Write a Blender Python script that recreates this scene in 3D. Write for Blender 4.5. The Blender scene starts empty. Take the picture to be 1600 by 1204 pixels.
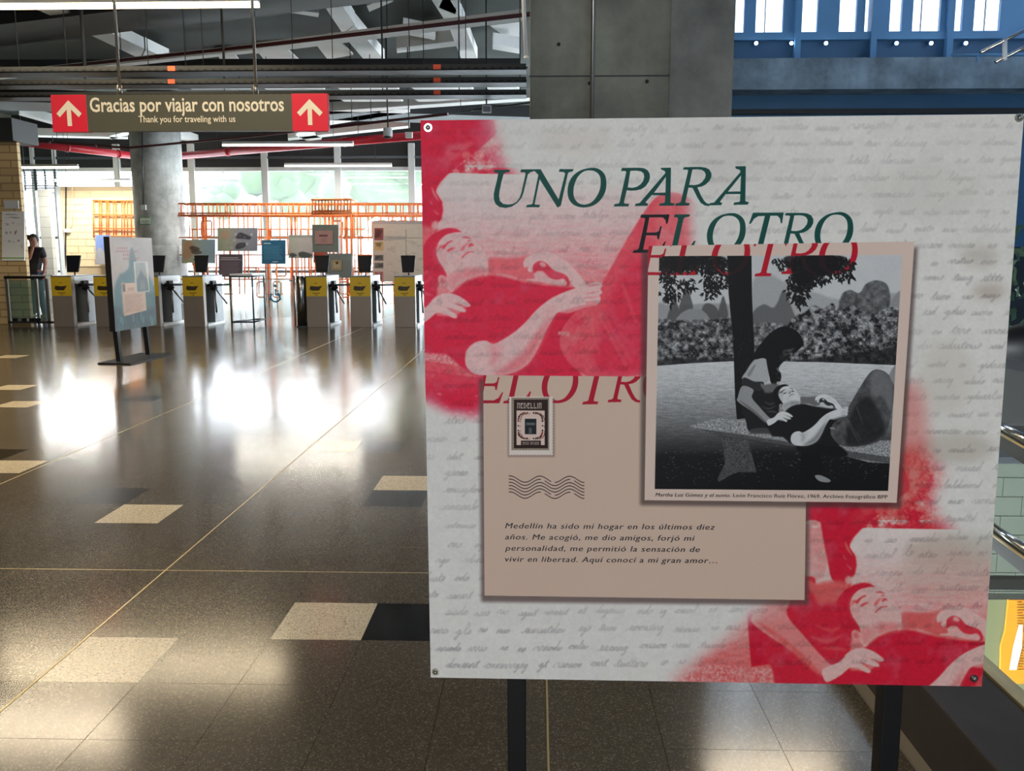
import bpy, bmesh, math, random
import numpy as np
from mathutils import Vector, Matrix
random.seed(7); RNG = np.random.RandomState(5)
C = bpy.context.scene.collection
SC = bpy.context.scene
PI = math.pi

# ------------------------------------------------------------------ camera, sky, exposure
F, H = 1380.0, 1.36                      # focal length in pixels of a 1600 wide frame, eye height
PITCH = math.atan(207 / F); YAW = math.atan(40 / F * math.cos(PITCH))
cam = bpy.data.cameras.new('camera'); cam.sensor_width = 36; cam.lens = F / 1600 * 36
cam.clip_end = 400
co = bpy.data.objects.new('camera', cam); C.objects.link(co)
co.location = (0, 0, H); co.rotation_euler = (PI/2 - PITCH, 0, YAW)
SC.camera = co
SC.view_settings.view_transform = 'Standard'; SC.view_settings.look = 'None'
SC.view_settings.gamma = 1; SC.view_settings.use_curve_mapping = False
SC.view_settings.exposure = 0.0
SC.cycles.use_denoising = True
SC.cycles.max_bounces = 7; SC.cycles.diffuse_bounces = 4; SC.cycles.glossy_bounces = 4
SC.cycles.sample_clamp_indirect = 6

w = bpy.data.worlds.new('overcast_sky'); SC.world = w; w.use_nodes = True
nt = w.node_tree; bg = nt.nodes['Background']
tc = nt.nodes.new('ShaderNodeTexCoord'); sx = nt.nodes.new('ShaderNodeSeparateXYZ')
rp = nt.nodes.new('ShaderNodeValToRGB')
nt.links.new(tc.outputs['Generated'], sx.inputs[0]); nt.links.new(sx.outputs['Z'], rp.inputs[0])
rp.color_ramp.elements[0].color = (.86, .94, 1.0, 1); rp.color_ramp.elements[1].color = (.62, .80, 1.0, 1)
nt.links.new(rp.outputs[0], bg.inputs[0]); bg.inputs[1].default_value = 22.0

# ------------------------------------------------------------------ pixel -> place helpers
_cp, _sp = math.cos(PITCH), math.sin(PITCH)
_f = Vector((-math.sin(YAW)*_cp, math.cos(YAW)*_cp, -_sp)); _r = Vector((math.cos(YAW), math.sin(YAW), 0)); _u = _r.cross(_f)
def ray(x, y): return _f + _r * ((x-800)/F) - _u * ((y-602)/F)
def Z(x, y, z=0.0):
    d = ray(x, y); return Vector((0, 0, H)) + d * ((z-H)/d.z)
def Y(x, y, yy):
    d = ray(x, y); return Vector((0, 0, H)) + d * (yy/d.y)

# ------------------------------------------------------------------ materials
def lin(c):
    c = c/255.0
    return c/12.92 if c <= .04045 else ((c+.055)/1.055)**2.4
def rgb(*c): return (lin(c[0]), lin(c[1]), lin(c[2]), 1)
def mat(name, col, rough=.5, metal=0, spec=.5, noise=0, nscale=8, bump=0, emit=None, estr=0, trans=0, alpha=1):
    m = bpy.data.materials.new(name); m.use_nodes = True
    t = m.node_tree; b = t.nodes['Principled BSDF']
    b.inputs['Base Color'].default_value = rgb(*col); b.inputs['Roughness'].default_value = rough
    b.inputs['Metallic'].default_value = metal; b.inputs['Specular IOR Level'].default_value = spec
    if trans: b.inputs['Transmission Weight'].default_value = trans; b.inputs['IOR'].default_value = 1.02
    if alpha < 1: b.inputs['Alpha'].default_value = alpha
    if emit: b.inputs['Emission Color'].default_value = rgb(*emit); b.inputs['Emission Strength'].default_value = estr
    if noise or bump:
        g = t.nodes.new('ShaderNodeNewGeometry'); n = t.nodes.new('ShaderNodeTexNoise')
        n.inputs['Scale'].default_value = nscale; n.inputs['Detail'].default_value = 6
        t.links.new(g.outputs['Position'], n.inputs['Vector'])
        if noise:
            r = t.nodes.new('ShaderNodeValToRGB'); c = rgb(*col)
            r.color_ramp.elements[0].position = .3; r.color_ramp.elements[1].position = .7
            r.color_ramp.elements[0].color = [max(0, v*(1-noise)) for v in c[:3]] + [1]
            r.color_ramp.elements[1].color = [min(1, v*(1+noise)) for v in c[:3]] + [1]
            t.links.new(n.outputs['Fac'], r.inputs[0]); t.links.new(r.outputs[0], b.inputs['Base Color'])
        if bump:
            bp = t.nodes.new('ShaderNodeBump'); bp.inputs['Strength'].default_value = bump; bp.inputs['Distance'].default_value = .01
            t.links.new(n.outputs['Fac'], bp.inputs['Height']); t.links.new(bp.outputs[0], b.inputs['Normal'])
    return m
def terrazzo(name, col, chips, rough=.15, vary=.05, amount=.5, scale=260):
    m = bpy.data.materials.new(name); m.use_nodes = True
    t = m.node_tree; N = t.nodes.new; L = t.links.new; b = t.nodes['Principled BSDF']
    g = N('ShaderNodeNewGeometry')
    v = N('ShaderNodeTexVoronoi'); v.inputs['Scale'].default_value = scale; L(g.outputs['Position'], v.inputs['Vector'])
    s = N('ShaderNodeSeparateColor'); L(v.outputs['Color'], s.inputs[0])
    r = N('ShaderNodeValToRGB'); L(s.outputs[0], r.inputs[0])
    e = r.color_ramp.elements; e[0].position = 0; e[0].color = rgb(*[k*.8 for k in col]); e[1].position = 1; e[1].color = rgb(*chips)
    a = e.new(1-amount*.4); a.color = rgb(*col)
    a = e.new(1-amount*.16); a.color = rgb(*[(p+q)/2 for p, q in zip(col, chips)])
    n = N('ShaderNodeTexNoise'); n.inputs['Scale'].default_value = .9; n.inputs['Detail'].default_value = 5; L(g.outputs['Position'], n.inputs['Vector'])
    sn = N('ShaderNodeVectorMath'); sn.operation = 'FLOOR'
    sc = N('ShaderNodeVectorMath'); sc.operation = 'MULTIPLY_ADD'; sc.inputs[1].default_value = (1/TW, 1/TD, 0); sc.inputs[2].default_value = (-TX/TW, -TY/TD, 0)
    L(g.outputs['Position'], sc.inputs[0]); L(sc.outputs[0], sn.inputs[0])
    wn = N('ShaderNodeTexWhiteNoise'); L(sn.outputs[0], wn.inputs[0])
    mu = N('ShaderNodeMath'); mu.operation = 'MULTIPLY_ADD'; mu.inputs[1].default_value = vary; mu.inputs[2].default_value = 1-vary/2-.15; L(wn.outputs['Value'], mu.inputs[0])
    m2 = N('ShaderNodeMath'); m2.operation = 'MULTIPLY_ADD'; m2.inputs[1].default_value = .3; L(n.outputs['Fac'], m2.inputs[0]); L(mu.outputs[0], m2.inputs[2])
    mx = N('ShaderNodeMix'); mx.data_type = 'RGBA'; mx.blend_type = 'MULTIPLY'; mx.inputs['Factor'].default_value = 1
    L(r.outputs[0], mx.inputs['A']); L(m2.outputs[0], mx.inputs['B']); L(mx.outputs['Result'], b.inputs['Base Color'])
    n2 = N('ShaderNodeTexNoise'); n2.inputs['Scale'].default_value = 2.2; n2.inputs['Detail'].default_value = 4; L(g.outputs['Position'], n2.inputs['Vector'])
    m3 = N('ShaderNodeMath'); m3.operation = 'MULTIPLY_ADD'; m3.inputs[1].default_value = .08; m3.inputs[2].default_value = rough-.04; L(n2.outputs['Fac'], m3.inputs[0]); L(m3.outputs[0], b.inputs['Roughness'])
    b.inputs['Specular IOR Level'].default_value = .75
    return m
def brickmat(name, col, col2, mortar, bw, bh, msize=.012, rough=.7, axis='XZ'):
    m = bpy.data.materials.new(name); m.use_nodes = True
    t = m.node_tree; N = t.nodes.new; L = t.links.new; b = t.nodes['Principled BSDF']
    g = N('ShaderNodeNewGeometry'); s = N('ShaderNodeSeparateXYZ'); c = N('ShaderNodeCombineXYZ'); L(g.outputs['Position'], s.inputs[0])
    L(s.outputs[axis[0]], c.inputs[0]); L(s.outputs[axis[1]], c.inputs[1])
    k = N('ShaderNodeTexBrick'); L(c.outputs[0], k.inputs['Vector']); k.inputs['Scale'].default_value = 1
    k.inputs['Brick Width'].default_value = bw; k.inputs['Row Height'].default_value = bh; k.inputs['Mortar Size'].default_value = msize
    k.inputs['Color1'].default_value = rgb(*col); k.inputs['Color2'].default_value = rgb(*col2); k.inputs['Mortar'].default_value = rgb(*mortar)
    L(k.outputs['Color'], b.inputs['Base Color']); b.inputs['Roughness'].default_value = rough
    bp = N('ShaderNodeBump'); bp.inputs['Strength'].default_value = .4; bp.inputs['Distance'].default_value = .01; bp.invert = True
    L(k.outputs['Fac'], bp.inputs['Height']); L(bp.outputs[0], b.inputs['Normal'])
    return m
def concrete(name, col, board=0):
    m = bpy.data.materials.new(name); m.use_nodes = True
    t = m.node_tree; N = t.nodes.new; L = t.links.new; b = t.nodes['Principled BSDF']
    g = N('ShaderNodeNewGeometry')
    n = N('ShaderNodeTexNoise'); n.inputs['Scale'].default_value = 1.6; n.inputs['Detail'].default_value = 9; n.inputs['Roughness'].default_value = .65; L(g.outputs['Position'], n.inputs['Vector'])
    r = N('ShaderNodeValToRGB'); L(n.outputs['Fac'], r.inputs[0]); e = r.color_ramp.elements
    e[0].position = .3; e[0].color = rgb(*[k*.72 for k in col]); e[1].position = .72; e[1].color = rgb(*[min(255, k*1.22) for k in col])
    mp = N('ShaderNodeMapping'); mp.inputs['Scale'].default_value = (9, 9, .7); L(g.outputs['Position'], mp.inputs['Vector'])
    n2 = N('ShaderNodeTexNoise'); n2.inputs['Scale'].default_value = 1; n2.inputs['Detail'].default_value = 5; L(mp.outputs[0], n2.inputs['Vector'])
    r2 = N('ShaderNodeValToRGB'); L(n2.outputs['Fac'], r2.inputs[0]); r2.color_ramp.elements[0].color = (.72, .72, .72, 1); r2.color_ramp.elements[1].color = (1.15, 1.15, 1.15, 1)
    mx = N('ShaderNodeMix'); mx.data_type = 'RGBA'; mx.blend_type = 'MULTIPLY'; mx.inputs['Factor'].default_value = 1
    L(r.outputs[0], mx.inputs['A']); L(r2.outputs[0], mx.inputs['B']); L(mx.outputs['Result'], b.inputs['Base Color'])
    b.inputs['Roughness'].default_value = .75
    bp = N('ShaderNodeBump'); bp.inputs['Strength'].default_value = .25; bp.inputs['Distance'].default_value = .01; L(n.outputs['Fac'], bp.inputs['Height']); L(bp.outputs[0], b.inputs['Normal'])
    return m
def imgmat(name, arr, rough=.5, spec=.3, mix=None):
    """arr: float rows-from-top HxWx3 in sRGB 0..1, made by this script"""
    h, w_ = arr.shape[:2]
    im = bpy.data.images.new(name, w_, h)
    a = np.ones((h, w_, 4), np.float32); a[..., :3] = np.clip(arr[::-1], 0, 1)
    im.pixels.foreach_set(a.ravel()); im.update(); im.pack()
    m = bpy.data.materials.new(name); m.use_nodes = True
    t = m.node_tree; b = t.nodes['Principled BSDF']
    x = t.nodes.new('ShaderNodeTexImage'); x.image = im; x.extension = 'EXTEND'
    t.links.new(x.outputs['Color'], b.inputs['Base Color']); b.inputs['Roughness'].default_value = rough
    b.inputs['Specular IOR Level'].default_value = spec
    return m

# floor tile grid
TW, TD = .3265, .3335; TX, TY = -.622, 2.62
M = dict(
    beam=mat('white_beam_paint', (228, 230, 228), .6, noise=.08, nscale=1.5), black=mat('black_painted_steel', (14, 14, 16), .6, spec=.3), dark=mat('dark_metal', (34, 36, 38), .6),
    steel=mat('brushed_steel', (150, 146, 140), .32, .9, noise=.08, nscale=3), steel_d=mat('darker_steel', (92, 98, 104), .4, .7),  # steel_d is a darker, cooler grey steel
    chrome=mat('chrome', (200, 200, 200), .15, 1), white=mat('white_paint', (225, 225, 222), .5), grey=mat('light_grey_paint', (196, 200, 200), .6, noise=.06, nscale=2),
    ceil=mat('dark_ceiling', (62, 68, 66), .8, noise=.15, nscale=.6), yellow=mat('yellow_sticker', (214, 178, 30), .5),
    red=mat('red_pipe_paint', (190, 30, 48), .4), maroon=mat('maroon_pipe', (70, 22, 26), .5), orange=mat('orange_steel', (224, 120, 54), .5),
    orange2=mat('orange_tag', (225, 82, 40), .5), glass=mat('clear_glass', (225, 240, 238), .03, 0, .5, alpha=.22), greenglass=mat('green_tinted_glass', (110, 150, 130), .05, 0, .5, alpha=.35),
    blue=mat('hazed_blue_steel', (92, 146, 192), .5, noise=.1, nscale=.8), blued=mat('hazed_deep_blue_steel', (58, 102, 140), .5, noise=.1, nscale=.8),  # blue paint with the lens haze over the atrium mixed into it
    blueconc=concrete('haze_tinted_concrete', (126, 144, 158)), conc=concrete('raw_concrete', (122, 122, 110)), conc2=concrete('smooth_column_concrete', (186, 190, 188)),  # blueconc carries the atrium's haze tint too
    curb=concrete('dark_curb_concrete', (56, 50, 45)), beige=mat('beige_block', (226, 206, 168), .75, noise=.06, nscale=3), mortar=mat('beige_mortar', (190, 170, 138), .8), wt1=mat('pale_green_tile_glaze', (92, 100, 90), .35, noise=.05, nscale=2), wt2=mat('tile_grout', (76, 84, 76), .7),
    brick=brickmat('cream_brick', (204, 178, 130), (188, 160, 114), (150, 124, 86), .45, .14), wtile=brickmat('pale_green_tile', (112, 120, 110), (104, 114, 104), (76, 84, 76), .3, .15, .006, .35),
    brass=mat('brass_edge', (196, 176, 128), .4, .7), joint=mat('tile_joint', (150, 140, 122), .6),
)
M['floor'] = terrazzo('grey_terrazzo', (94, 85, 71), (140, 130, 110))
M['tile_w'] = terrazzo('cream_terrazzo', (240, 224, 190), (150, 116, 84), .18, .06, .35, 200)
M['tile_k'] = terrazzo('black_terrazzo', (16, 16, 17), (50, 50, 50), .14, .06, .2)
M['tile_g'] = terrazzo('charcoal_terrazzo', (30, 27, 24), (62, 58, 52), .16, .06, .3)

# ------------------------------------------------------------------ mesh helpers
class MB:
    def __init__(s): s.v = []; s.f = []; s.smooth = []
    def quad(s, pts):
        n = len(s.v); s.v += [Vector(p) for p in pts]; s.f.append(tuple(range(n, n+len(pts)))); return s
    def hexa(s, p):
        n = len(s.v); s.v += [Vector(q) for q in p]
        for f in ((0,3,2,1),(4,5,6,7),(0,1,5,4),(1,2,6,5),(2,3,7,6),(3,0,4,7)): s.f.append(tuple(n+i for i in f))
        return s
    def box(s, a, b):
        x0, x1 = sorted((a[0], b[0])); y0, y1 = sorted((a[1], b[1])); z0, z1 = sorted((a[2], b[2]))
        return s.hexa([(x0,y0,z0),(x1,y0,z0),(x1,y1,z0),(x0,y1,z0),(x0,y0,z1),(x1,y0,z1),(x1,y1,z1),(x0,y1,z1)])
    def bar(s, a, b, wd, ht, up=(0,0,1)):
        a, b = Vector(a), Vector(b); d = (b-a).normalized(); up = Vector(up)
        if abs(d.dot(up)) > .98: up = Vector((0,1,0))
        x = d.cross(up).normalized()*wd/2; u = x.cross(d).normalized()*ht/2
        return s.hexa([a-x-u, a+x-u, b+x-u, b-x-u, a-x+u, a+x+u, b+x+u, b-x+u])
    def tube(s, pts, r, n=10, cap=True):
        pts = [Vector(p) for p in pts]; rr = r if isinstance(r, (list, tuple)) else [r]*len(pts)
        base = len(s.v); x = None
        for i, p in enumerate(pts):
            d = (pts[min(i+1, len(pts)-1)] - pts[max(i-1, 0)]).normalized()
            if x is None: x = d.orthogonal().normalized()
            else: x = (x - d*x.dot(d)).normalized()
            y = d.cross(x)
            for k in range(n):
                a = 2*PI*k/n; s.v.append(p + (x*math.cos(a) + y*math.sin(a))*rr[i])
        for i in range(len(pts)-1):
            for k in range(n):
                a, b = base+i*n+k, base+i*n+(k+1) % n
                s.f.append((a, b, b+n, a+n)); s.smooth.append(len(s.f)-1)
        if cap:
            s.f.append(tuple(base+k for k in range(n))[::-1]); s.f.append(tuple(base+(len(pts)-1)*n+k for k in range(n)))
        return s
    def lathe(s, c, prof, n=24):
        c = Vector(c); pts = [c+Vector((0, 0, z)) for r, z in prof]
        base = len(s.v)
        for r, z in prof:
            for k in range(n): s.v.append(c+Vector((math.cos(2*PI*k/n)*r, math.sin(2*PI*k/n)*r, z)))
        for i in range(len(prof)-1):
            for k in range(n):
                a, b = base+i*n+k, base+i*n+(k+1) % n; s.f.append((a, b, b+n, a+n)); s.smooth.append(len(s.f)-1)
        s.f.append(tuple(base+k for k in range(n))[::-1]); s.f.append(tuple(base+(len(prof)-1)*n+k for k in range(n)))
        return s
    def blob(s, c, r, sq=(1,1,1), rings=8, seg=12, jit=0):
        c = Vector(c); base = len(s.v)
        for i in range(rings+1):
            t = PI*i/rings
            for k in range(seg):
                a = 2*PI*k/seg; j = 1+random.uniform(-jit, jit)
                s.v.append(c+Vector((math.sin(t)*math.cos(a)*r*sq[0]*j, math.sin(t)*math.sin(a)*r*sq[1]*j, math.cos(t)*r*sq[2]*j)))
        for i in range(rings):
            for k in range(seg):
                a, b = base+i*seg+k, base+i*seg+(k+1) % seg; s.f.append((a, a+seg, b+seg, b)); s.smooth.append(len(s.f)-1)
        return s
    def build(s, name, m, parent=None, bevel=0, **kw):
        off = parent.matrix_world.translation if parent else Vector()
        if parent:
            off = Vector(); q = parent
            while q: off = off + q.location; q = q.parent
        me = bpy.data.meshes.new(name); me.from_pydata([tuple(v-off) for v in s.v], [], s.f)
        for i in s.smooth: me.polygons[i].use_smooth = True
        me.materials.append(m)
        if bevel:
            bm = bmesh.new(); bm.from_mesh(me); bmesh.ops.remove_doubles(bm, verts=bm.verts, dist=1e-5)
            bmesh.ops.bevel(bm, geom=[e for e in bm.edges if e.calc_face_angle(0) > .6], offset=bevel, segments=2, affect='EDGES', profile=.6); bm.to_mesh(me); bm.free()
        o = bpy.data.objects.new(name, me); C.objects.link(o)
        if parent: o.parent = parent
        for k, v in kw.items(): o[k] = v
        return o
def thing(name, label, cat, loc, group=None):
    o = bpy.data.objects.new(name, None); o.empty_display_size = .1; C.objects.link(o); o.location = loc
    o['label'] = label; o['category'] = cat
    if group: o['group'] = group
    return o
def tag(o, label, cat, group=None):
    o['label'] = label; o['category'] = cat
    if group: o['group'] = group
    return o
def st(o): o['kind'] = 'structure'; return o
def copy_tree(o, parent=None):
    c = o.copy(); C.objects.link(c)
    if parent: c.parent = parent
    for ch in list(o.children): copy_tree(ch, c)
    return c
def slabquad(p, depth_vec, name, front, edge, parent=None, uv=True):
    """p: TL,TR,BR,BL corners of the face seen; body goes back by depth_vec"""
    p = [Vector(q) for q in p]; d = Vector(depth_vec); off = Vector(); q = parent
    while q: off = off + q.location; q = q.parent
    vs = [tuple(v-off) for v in p] + [tuple(v+d-off) for v in p]
    fs = [(0,3,2,1), (4,5,6,7), (0,1,5,4), (1,2,6,5), (2,3,7,6), (3,0,4,7)]
    me = bpy.data.meshes.new(name); me.from_pydata(vs, [], fs); me.materials.append(front); me.materials.append(edge)
    for i, po in enumerate(me.polygons): po.material_index = 0 if i == 0 else 1
    u = me.uv_layers.new(name='UVMap'); U = {0: (0,1), 3: (0,0), 2: (1,0), 1: (1,1)}
    for li in me.polygons[0].loop_indices: u.data[li].uv = U[me.loops[li].vertex_index]
    o = bpy.data.objects.new(name, me); C.objects.link(o)
    if parent: o.parent = parent
    return o
def text_mesh(s, name, m, p0, e1, e2, height, width=None, shear=0, parent=None, spacing=1.0, bold=0, align='LEFT', dup=0):
    """lettering laid in a plane: p0 baseline start, e1 along, e2 up; height = font size; width fits the line length"""
    cu = bpy.data.curves.new(name, 'FONT'); cu.body = s; cu.size = height; cu.shear = shear; cu.space_character = spacing; cu.offset = bold*height; cu.resolution_u = 3
    cu.align_x = align
    t = bpy.data.objects.new(name, cu); C.objects.link(t)
    dg = bpy.context.evaluated_depsgraph_get(); me = bpy.data.meshes.new_from_object(t.evaluated_get(dg)); bpy.data.objects.remove(t)
    me.name = name
    xs = [v.co.x for v in me.vertices]; x0, x1 = min(xs), max(xs); k = (width/(x1-x0)) if width else 1
    off = Vector(); q = parent
    while q: off = off + q.location; q = q.parent
    e1, e2, p0 = Vector(e1), Vector(e2), Vector(p0)
    for v in me.vertices: v.co = p0 - off + e1*((v.co.x-(x0 if width else 0))*k) + e2*v.co.y
    if dup:
        n = len(me.vertices); vs = [v.co.copy() for v in me.vertices]; fs = [tuple(f.vertices) for f in me.polygons]
        me = bpy.data.meshes.new(name); nz = e1.cross(e2)*.0001; me.from_pydata([tuple(v) for v in vs]+[tuple(v+e1*dup+nz) for v in vs], [], fs+[tuple(i+n for i in f) for f in fs])
    me.materials.clear(); me.materials.append(m)
    o = bpy.data.objects.new(name, me); C.objects.link(o); o.parent = parent
    return o
# ------------------------------------------------------------------ the printed graphics, drawn by this script
def catmull(p, n=6):
    p = np.asarray(p, float); P = np.vstack([p[-1:], p, p[:2]]); out = []
    for i in range(len(p)):
        a, b, c, d = P[i], P[i+1], P[i+2], P[i+3]
        for t in np.linspace(0, 1, n, endpoint=False):
            out.append(.5*((2*b)+(-a+c)*t+(2*a-5*b+4*c-d)*t*t+(-a+3*b-3*c+d)*t**3))
    return np.array(out)
def cover(shape, polys, ss=3):
    Hh, Ww = shape; acc = np.zeros((Hh, Ww+2), np.float32)
    for p in polys:
        p = np.asarray(p, float)
        for (x0, y0), (x1, y1) in zip(p, np.roll(p, -1, 0)):
            if y0 == y1: continue
            s = 1.0
            if y1 < y0: x0, y0, x1, y1, s = x1, y1, x0, y0, -1.0
            j0 = max(0, int(math.ceil(y0*ss-.5))); j1 = min(Hh*ss-1, int(math.ceil(y1*ss-.5))-1)
            if j1 < j0: continue
            j = np.arange(j0, j1+1); x = x0+((j+.5)/ss-y0)*(x1-x0)/(y1-y0)
            x = np.clip(x, 0, Ww); k = np.floor(x).astype(int); fr = x-k; r = j//ss
            np.add.at(acc, (r, k), s*(1-fr)/ss); np.add.at(acc, (r, k+1), s*fr/ss)
    return np.clip(np.abs(np.cumsum(acc, 1)[:, :Ww]), 0, 1)
def blur1(a, r, ax):
    r = int(r)
    if r < 1: return a
    a = np.moveaxis(a, ax, 0); p = np.concatenate([np.repeat(a[:1], r+1, 0), a, np.repeat(a[-1:], r, 0)])
    c = np.cumsum(p, 0, dtype=np.float64); o = (c[2*r+1:]-c[:-2*r-1])/(2*r+1)
    return np.moveaxis(o.astype(np.float32), 0, ax)
def blur(a, r):
    if r < .5: return a
    for _ in range(2): a = blur1(blur1(a, max(1, round(r*.8)), 0), max(1, round(r*.8)), 1)
    return a
def vnoise(h, w_, cell, seed):
    r = np.random.RandomState(seed); gh, gw = int(h/cell)+3, int(w_/cell)+3; g = r.rand(gh, gw).astype(np.float32)
    yy = np.arange(h)/cell; xx = np.arange(w_)/cell; yi = yy.astype(int); xi = xx.astype(int)
    fy = (yy-yi)[:, None]; fx = (xx-xi)[None]; fy = fy*fy*(3-2*fy); fx = fx*fx*(3-2*fx)
    return (g[yi][:, xi]*(1-fy)*(1-fx)+g[yi][:, xi+1]*(1-fy)*fx+g[yi+1][:, xi]*fy*(1-fx)+g[yi+1][:, xi+1]*fy*fx).astype(np.float32)
def fbm(h, w_, cell, seed, oct=4, gain=.55):
    o = 0; a = 1; t = 0
    for i in range(oct): o = o+vnoise(h, w_, max(1.01, cell/2**i), seed+i)*a; t += a; a *= gain
    return o/t
class Pic:
    """a drawing surface; T maps the coordinates a shape is given in to pixels"""
    def __init__(s, h, w_, T, ch=1): s.h, s.w, s.T = h, w_, T; s.a = np.zeros((h, w_) if ch == 1 else (h, w_, ch), np.float32)
    def mask(s, polys, tf=None, smooth=False, feather=0):
        q = []
        for p in polys:
            p = np.asarray(p, float)
            if tf: p = tf(p)
            if smooth: p = catmull(p)
            q.append(s.T(p))
        al = np.vstack(q); pad = int(feather*3)+3
        x0 = max(0, int(al[:, 0].min())-pad); x1 = min(s.w, int(al[:, 0].max())+pad); y0 = max(0, int(al[:, 1].min())-pad); y1 = min(s.h, int(al[:, 1].max())+pad)
        if x1 <= x0 or y1 <= y0: return None
        m = cover((y1-y0, x1-x0), [p-[x0, y0] for p in q])
        return (slice(y0, y1), slice(x0, x1)), blur(m, feather)
    def put(s, polys, val, tf=None, smooth=False, feather=0, a=1.0, tex=None, clip=None, mul=False):
        if not isinstance(polys[0][0], (list, tuple, np.ndarray)): polys = [polys]
        r = s.mask(polys, tf, smooth, feather)
        if r is None: return
        sl, m = r; m = m*a
        if tex is not None: v = tex[sl] if tex.ndim == s.a.ndim else tex[sl][..., None]*np.asarray(val, np.float32)
        else: v = np.asarray(val, np.float32)
        if clip is not None: m = m*clip[sl]
        if s.a.ndim == 3: m = m[..., None]
        s.a[sl] = s.a[sl]*(1-m) + (s.a[sl]*v if mul else v)*m

# ---- the couple on the bench, in tones of grey; coordinates of the upper red print
SS = 1.5; CX0, CY0, CX1, CY1 = 222., -134., 1132., 762.
GW, GH = int((CX1-CX0)*SS), int((CY1-CY0)*SS)
g = Pic(GH, GW, lambda p: (p-[CX0, CY0])*SS)
def tB(p): ph = p/2.8+[1000, 370]; return (ph-[1245.9, 694.3])*[2.37, 2.4]+[752, 582.3]       # traced on the small black and white print
def t1(p): return p/4.2105+[650, 340]
def tw(p): return p/5.233+[640, 170]
def t2(p): return p/2.711+[1140-646, 760-554]
n_f = fbm(GH, GW, 60, 11, 5); n_m = fbm(GH, GW, 22, 21, 4); n_s = fbm(GH, GW, 5, 31, 2, .8); n_g = RNG.rand(GH, GW).astype(np.float32)
n_st = fbm(GH, GW//6+2, 5, 41, 3)[:, np.arange(GW)//6]
yy = np.linspace(0, 1, GH)[:, None]*np.ones((1, GW), np.float32)
g.a[:] = .80 - .07*n_f
g.put([(490,340),(495,190),(560,160),(640,200),(760,240),(900,275),(1140,250),(1140,420),(490,420)], .56, tB, True, 8, .8)
g.put([(80,290),(140,300),(300,290),(400,300),(400,380),(80,380)], .55, tB, True, 6)
for p in ([(120,365),(135,300),(150,250),(165,300),(180,365)], [(172,330),(185,260),(205,235),(222,262),(230,330)], [(340,350),(352,290),(364,258),(376,290),(384,350)], [(270,360),(275,305),(300,290),(335,310),(345,360)]):
    g.put(p, .27, tB, True, 3, .9, tex=None)
g.put([(165,370),(180,335),(220,315),(270,320),(300,350),(300,375)], .5, tB, True, 3)
bush = np.clip(.02+1.15*(n_m-.28)+.35*(n_s-.5), .04, .72)
g.put([(75,372),(160,366),(300,362),(410,370),(412,560),(75,560)], 1, tB, True, 5, tex=np.clip(bush+.02, 0, .68))
g.put([(488,400),(495,330),(540,295),(580,310),(600,290),(630,230),(660,300),(690,380),(690,410),(490,410)], .3, tB, True, 4, .85)
g.put([(488,390),(640,385),(660,440),(520,560),(488,560)], 1, tB, True, 4, tex=np.clip(bush*.8+.15, 0, .6))
g.put([(870,300),(885,250),(920,232),(960,245),(990,205),(1040,190),(1085,215),(1095,300),(1060,350),(890,330)], 1, tB, True, 4, tex=.14+.35*n_m)
g.put([(1090,330),(1100,280),(1120,250),(1142,240),(1142,330)], .5, tB, True, 5)
g.put([(640,400),(670,350),(720,330),(760,300),(800,315),(840,290),(880,320),(940,300),(1010,335),(1070,315),(1140,330),(1140,570),(640,560),(560,540)], 1, tB, True, 4, tex=np.clip(bush*1.05+.02, .03, .66))
g.put([(640,545),(760,530),(900,510),(1010,500),(1100,480),(1140,470),(1140,575),(640,560)], .05, tB, True, 9, .75)
g.put([(75,540),(180,530),(300,535),(400,525),(400,560),(75,572)], .07, tB, True, 6, .7)
# lawn darkening toward the viewer is in the print itself
ly = (np.arange(GH)/SS+CY0-284)/(762-284); lw = np.interp(ly, [0, .15, .32, .5, .62, .75, 1], [.78, .70, .52, .35, .18, .06, .015])[:, None]
lawn = np.clip(lw*(.80+.40*n_st)*(1+.36*(n_g-.5)), 0, .88)
g.put([(60,565),(230,552),(420,543),(640,545),(800,548),(1145,562),(1145,1130),(60,1130)], 1, tB, False, 1, tex=lawn)
g.put([(60,960),(300,950),(520,930),(700,940),(1100,990),(1140,1130),(60,1130)], .02, tB, True, 20, .7)
LAWN0 = g.a.copy()
# leaf litter below the bench
for i in range(520):
    x, y = random.uniform(100, 1090), random.gauss(985, 40); r = random.uniform(2, 6)
    if y < 900 or y > 1090: continue
    g.put([(x-r, y), (x, y-r*.5), (x+r, y+r*.2), (x, y+r*.5)], random.uniform(.12, .38), tB, False, 0, .7)
# trunk
g.put([(381,75),(488,75),(490,250),(496,400),(500,470),(500,560),(490,650),(462,792),(424,798),(416,700),(408,450),(388,250)], .035, tB, False, 1)
for i in range(50): x, y = random.uniform(395, 480), random.uniform(380, 600); g.put([(x, y), (x+3, y-9), (x+5, y+6)], .16, tB, False, 0, .5)
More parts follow.
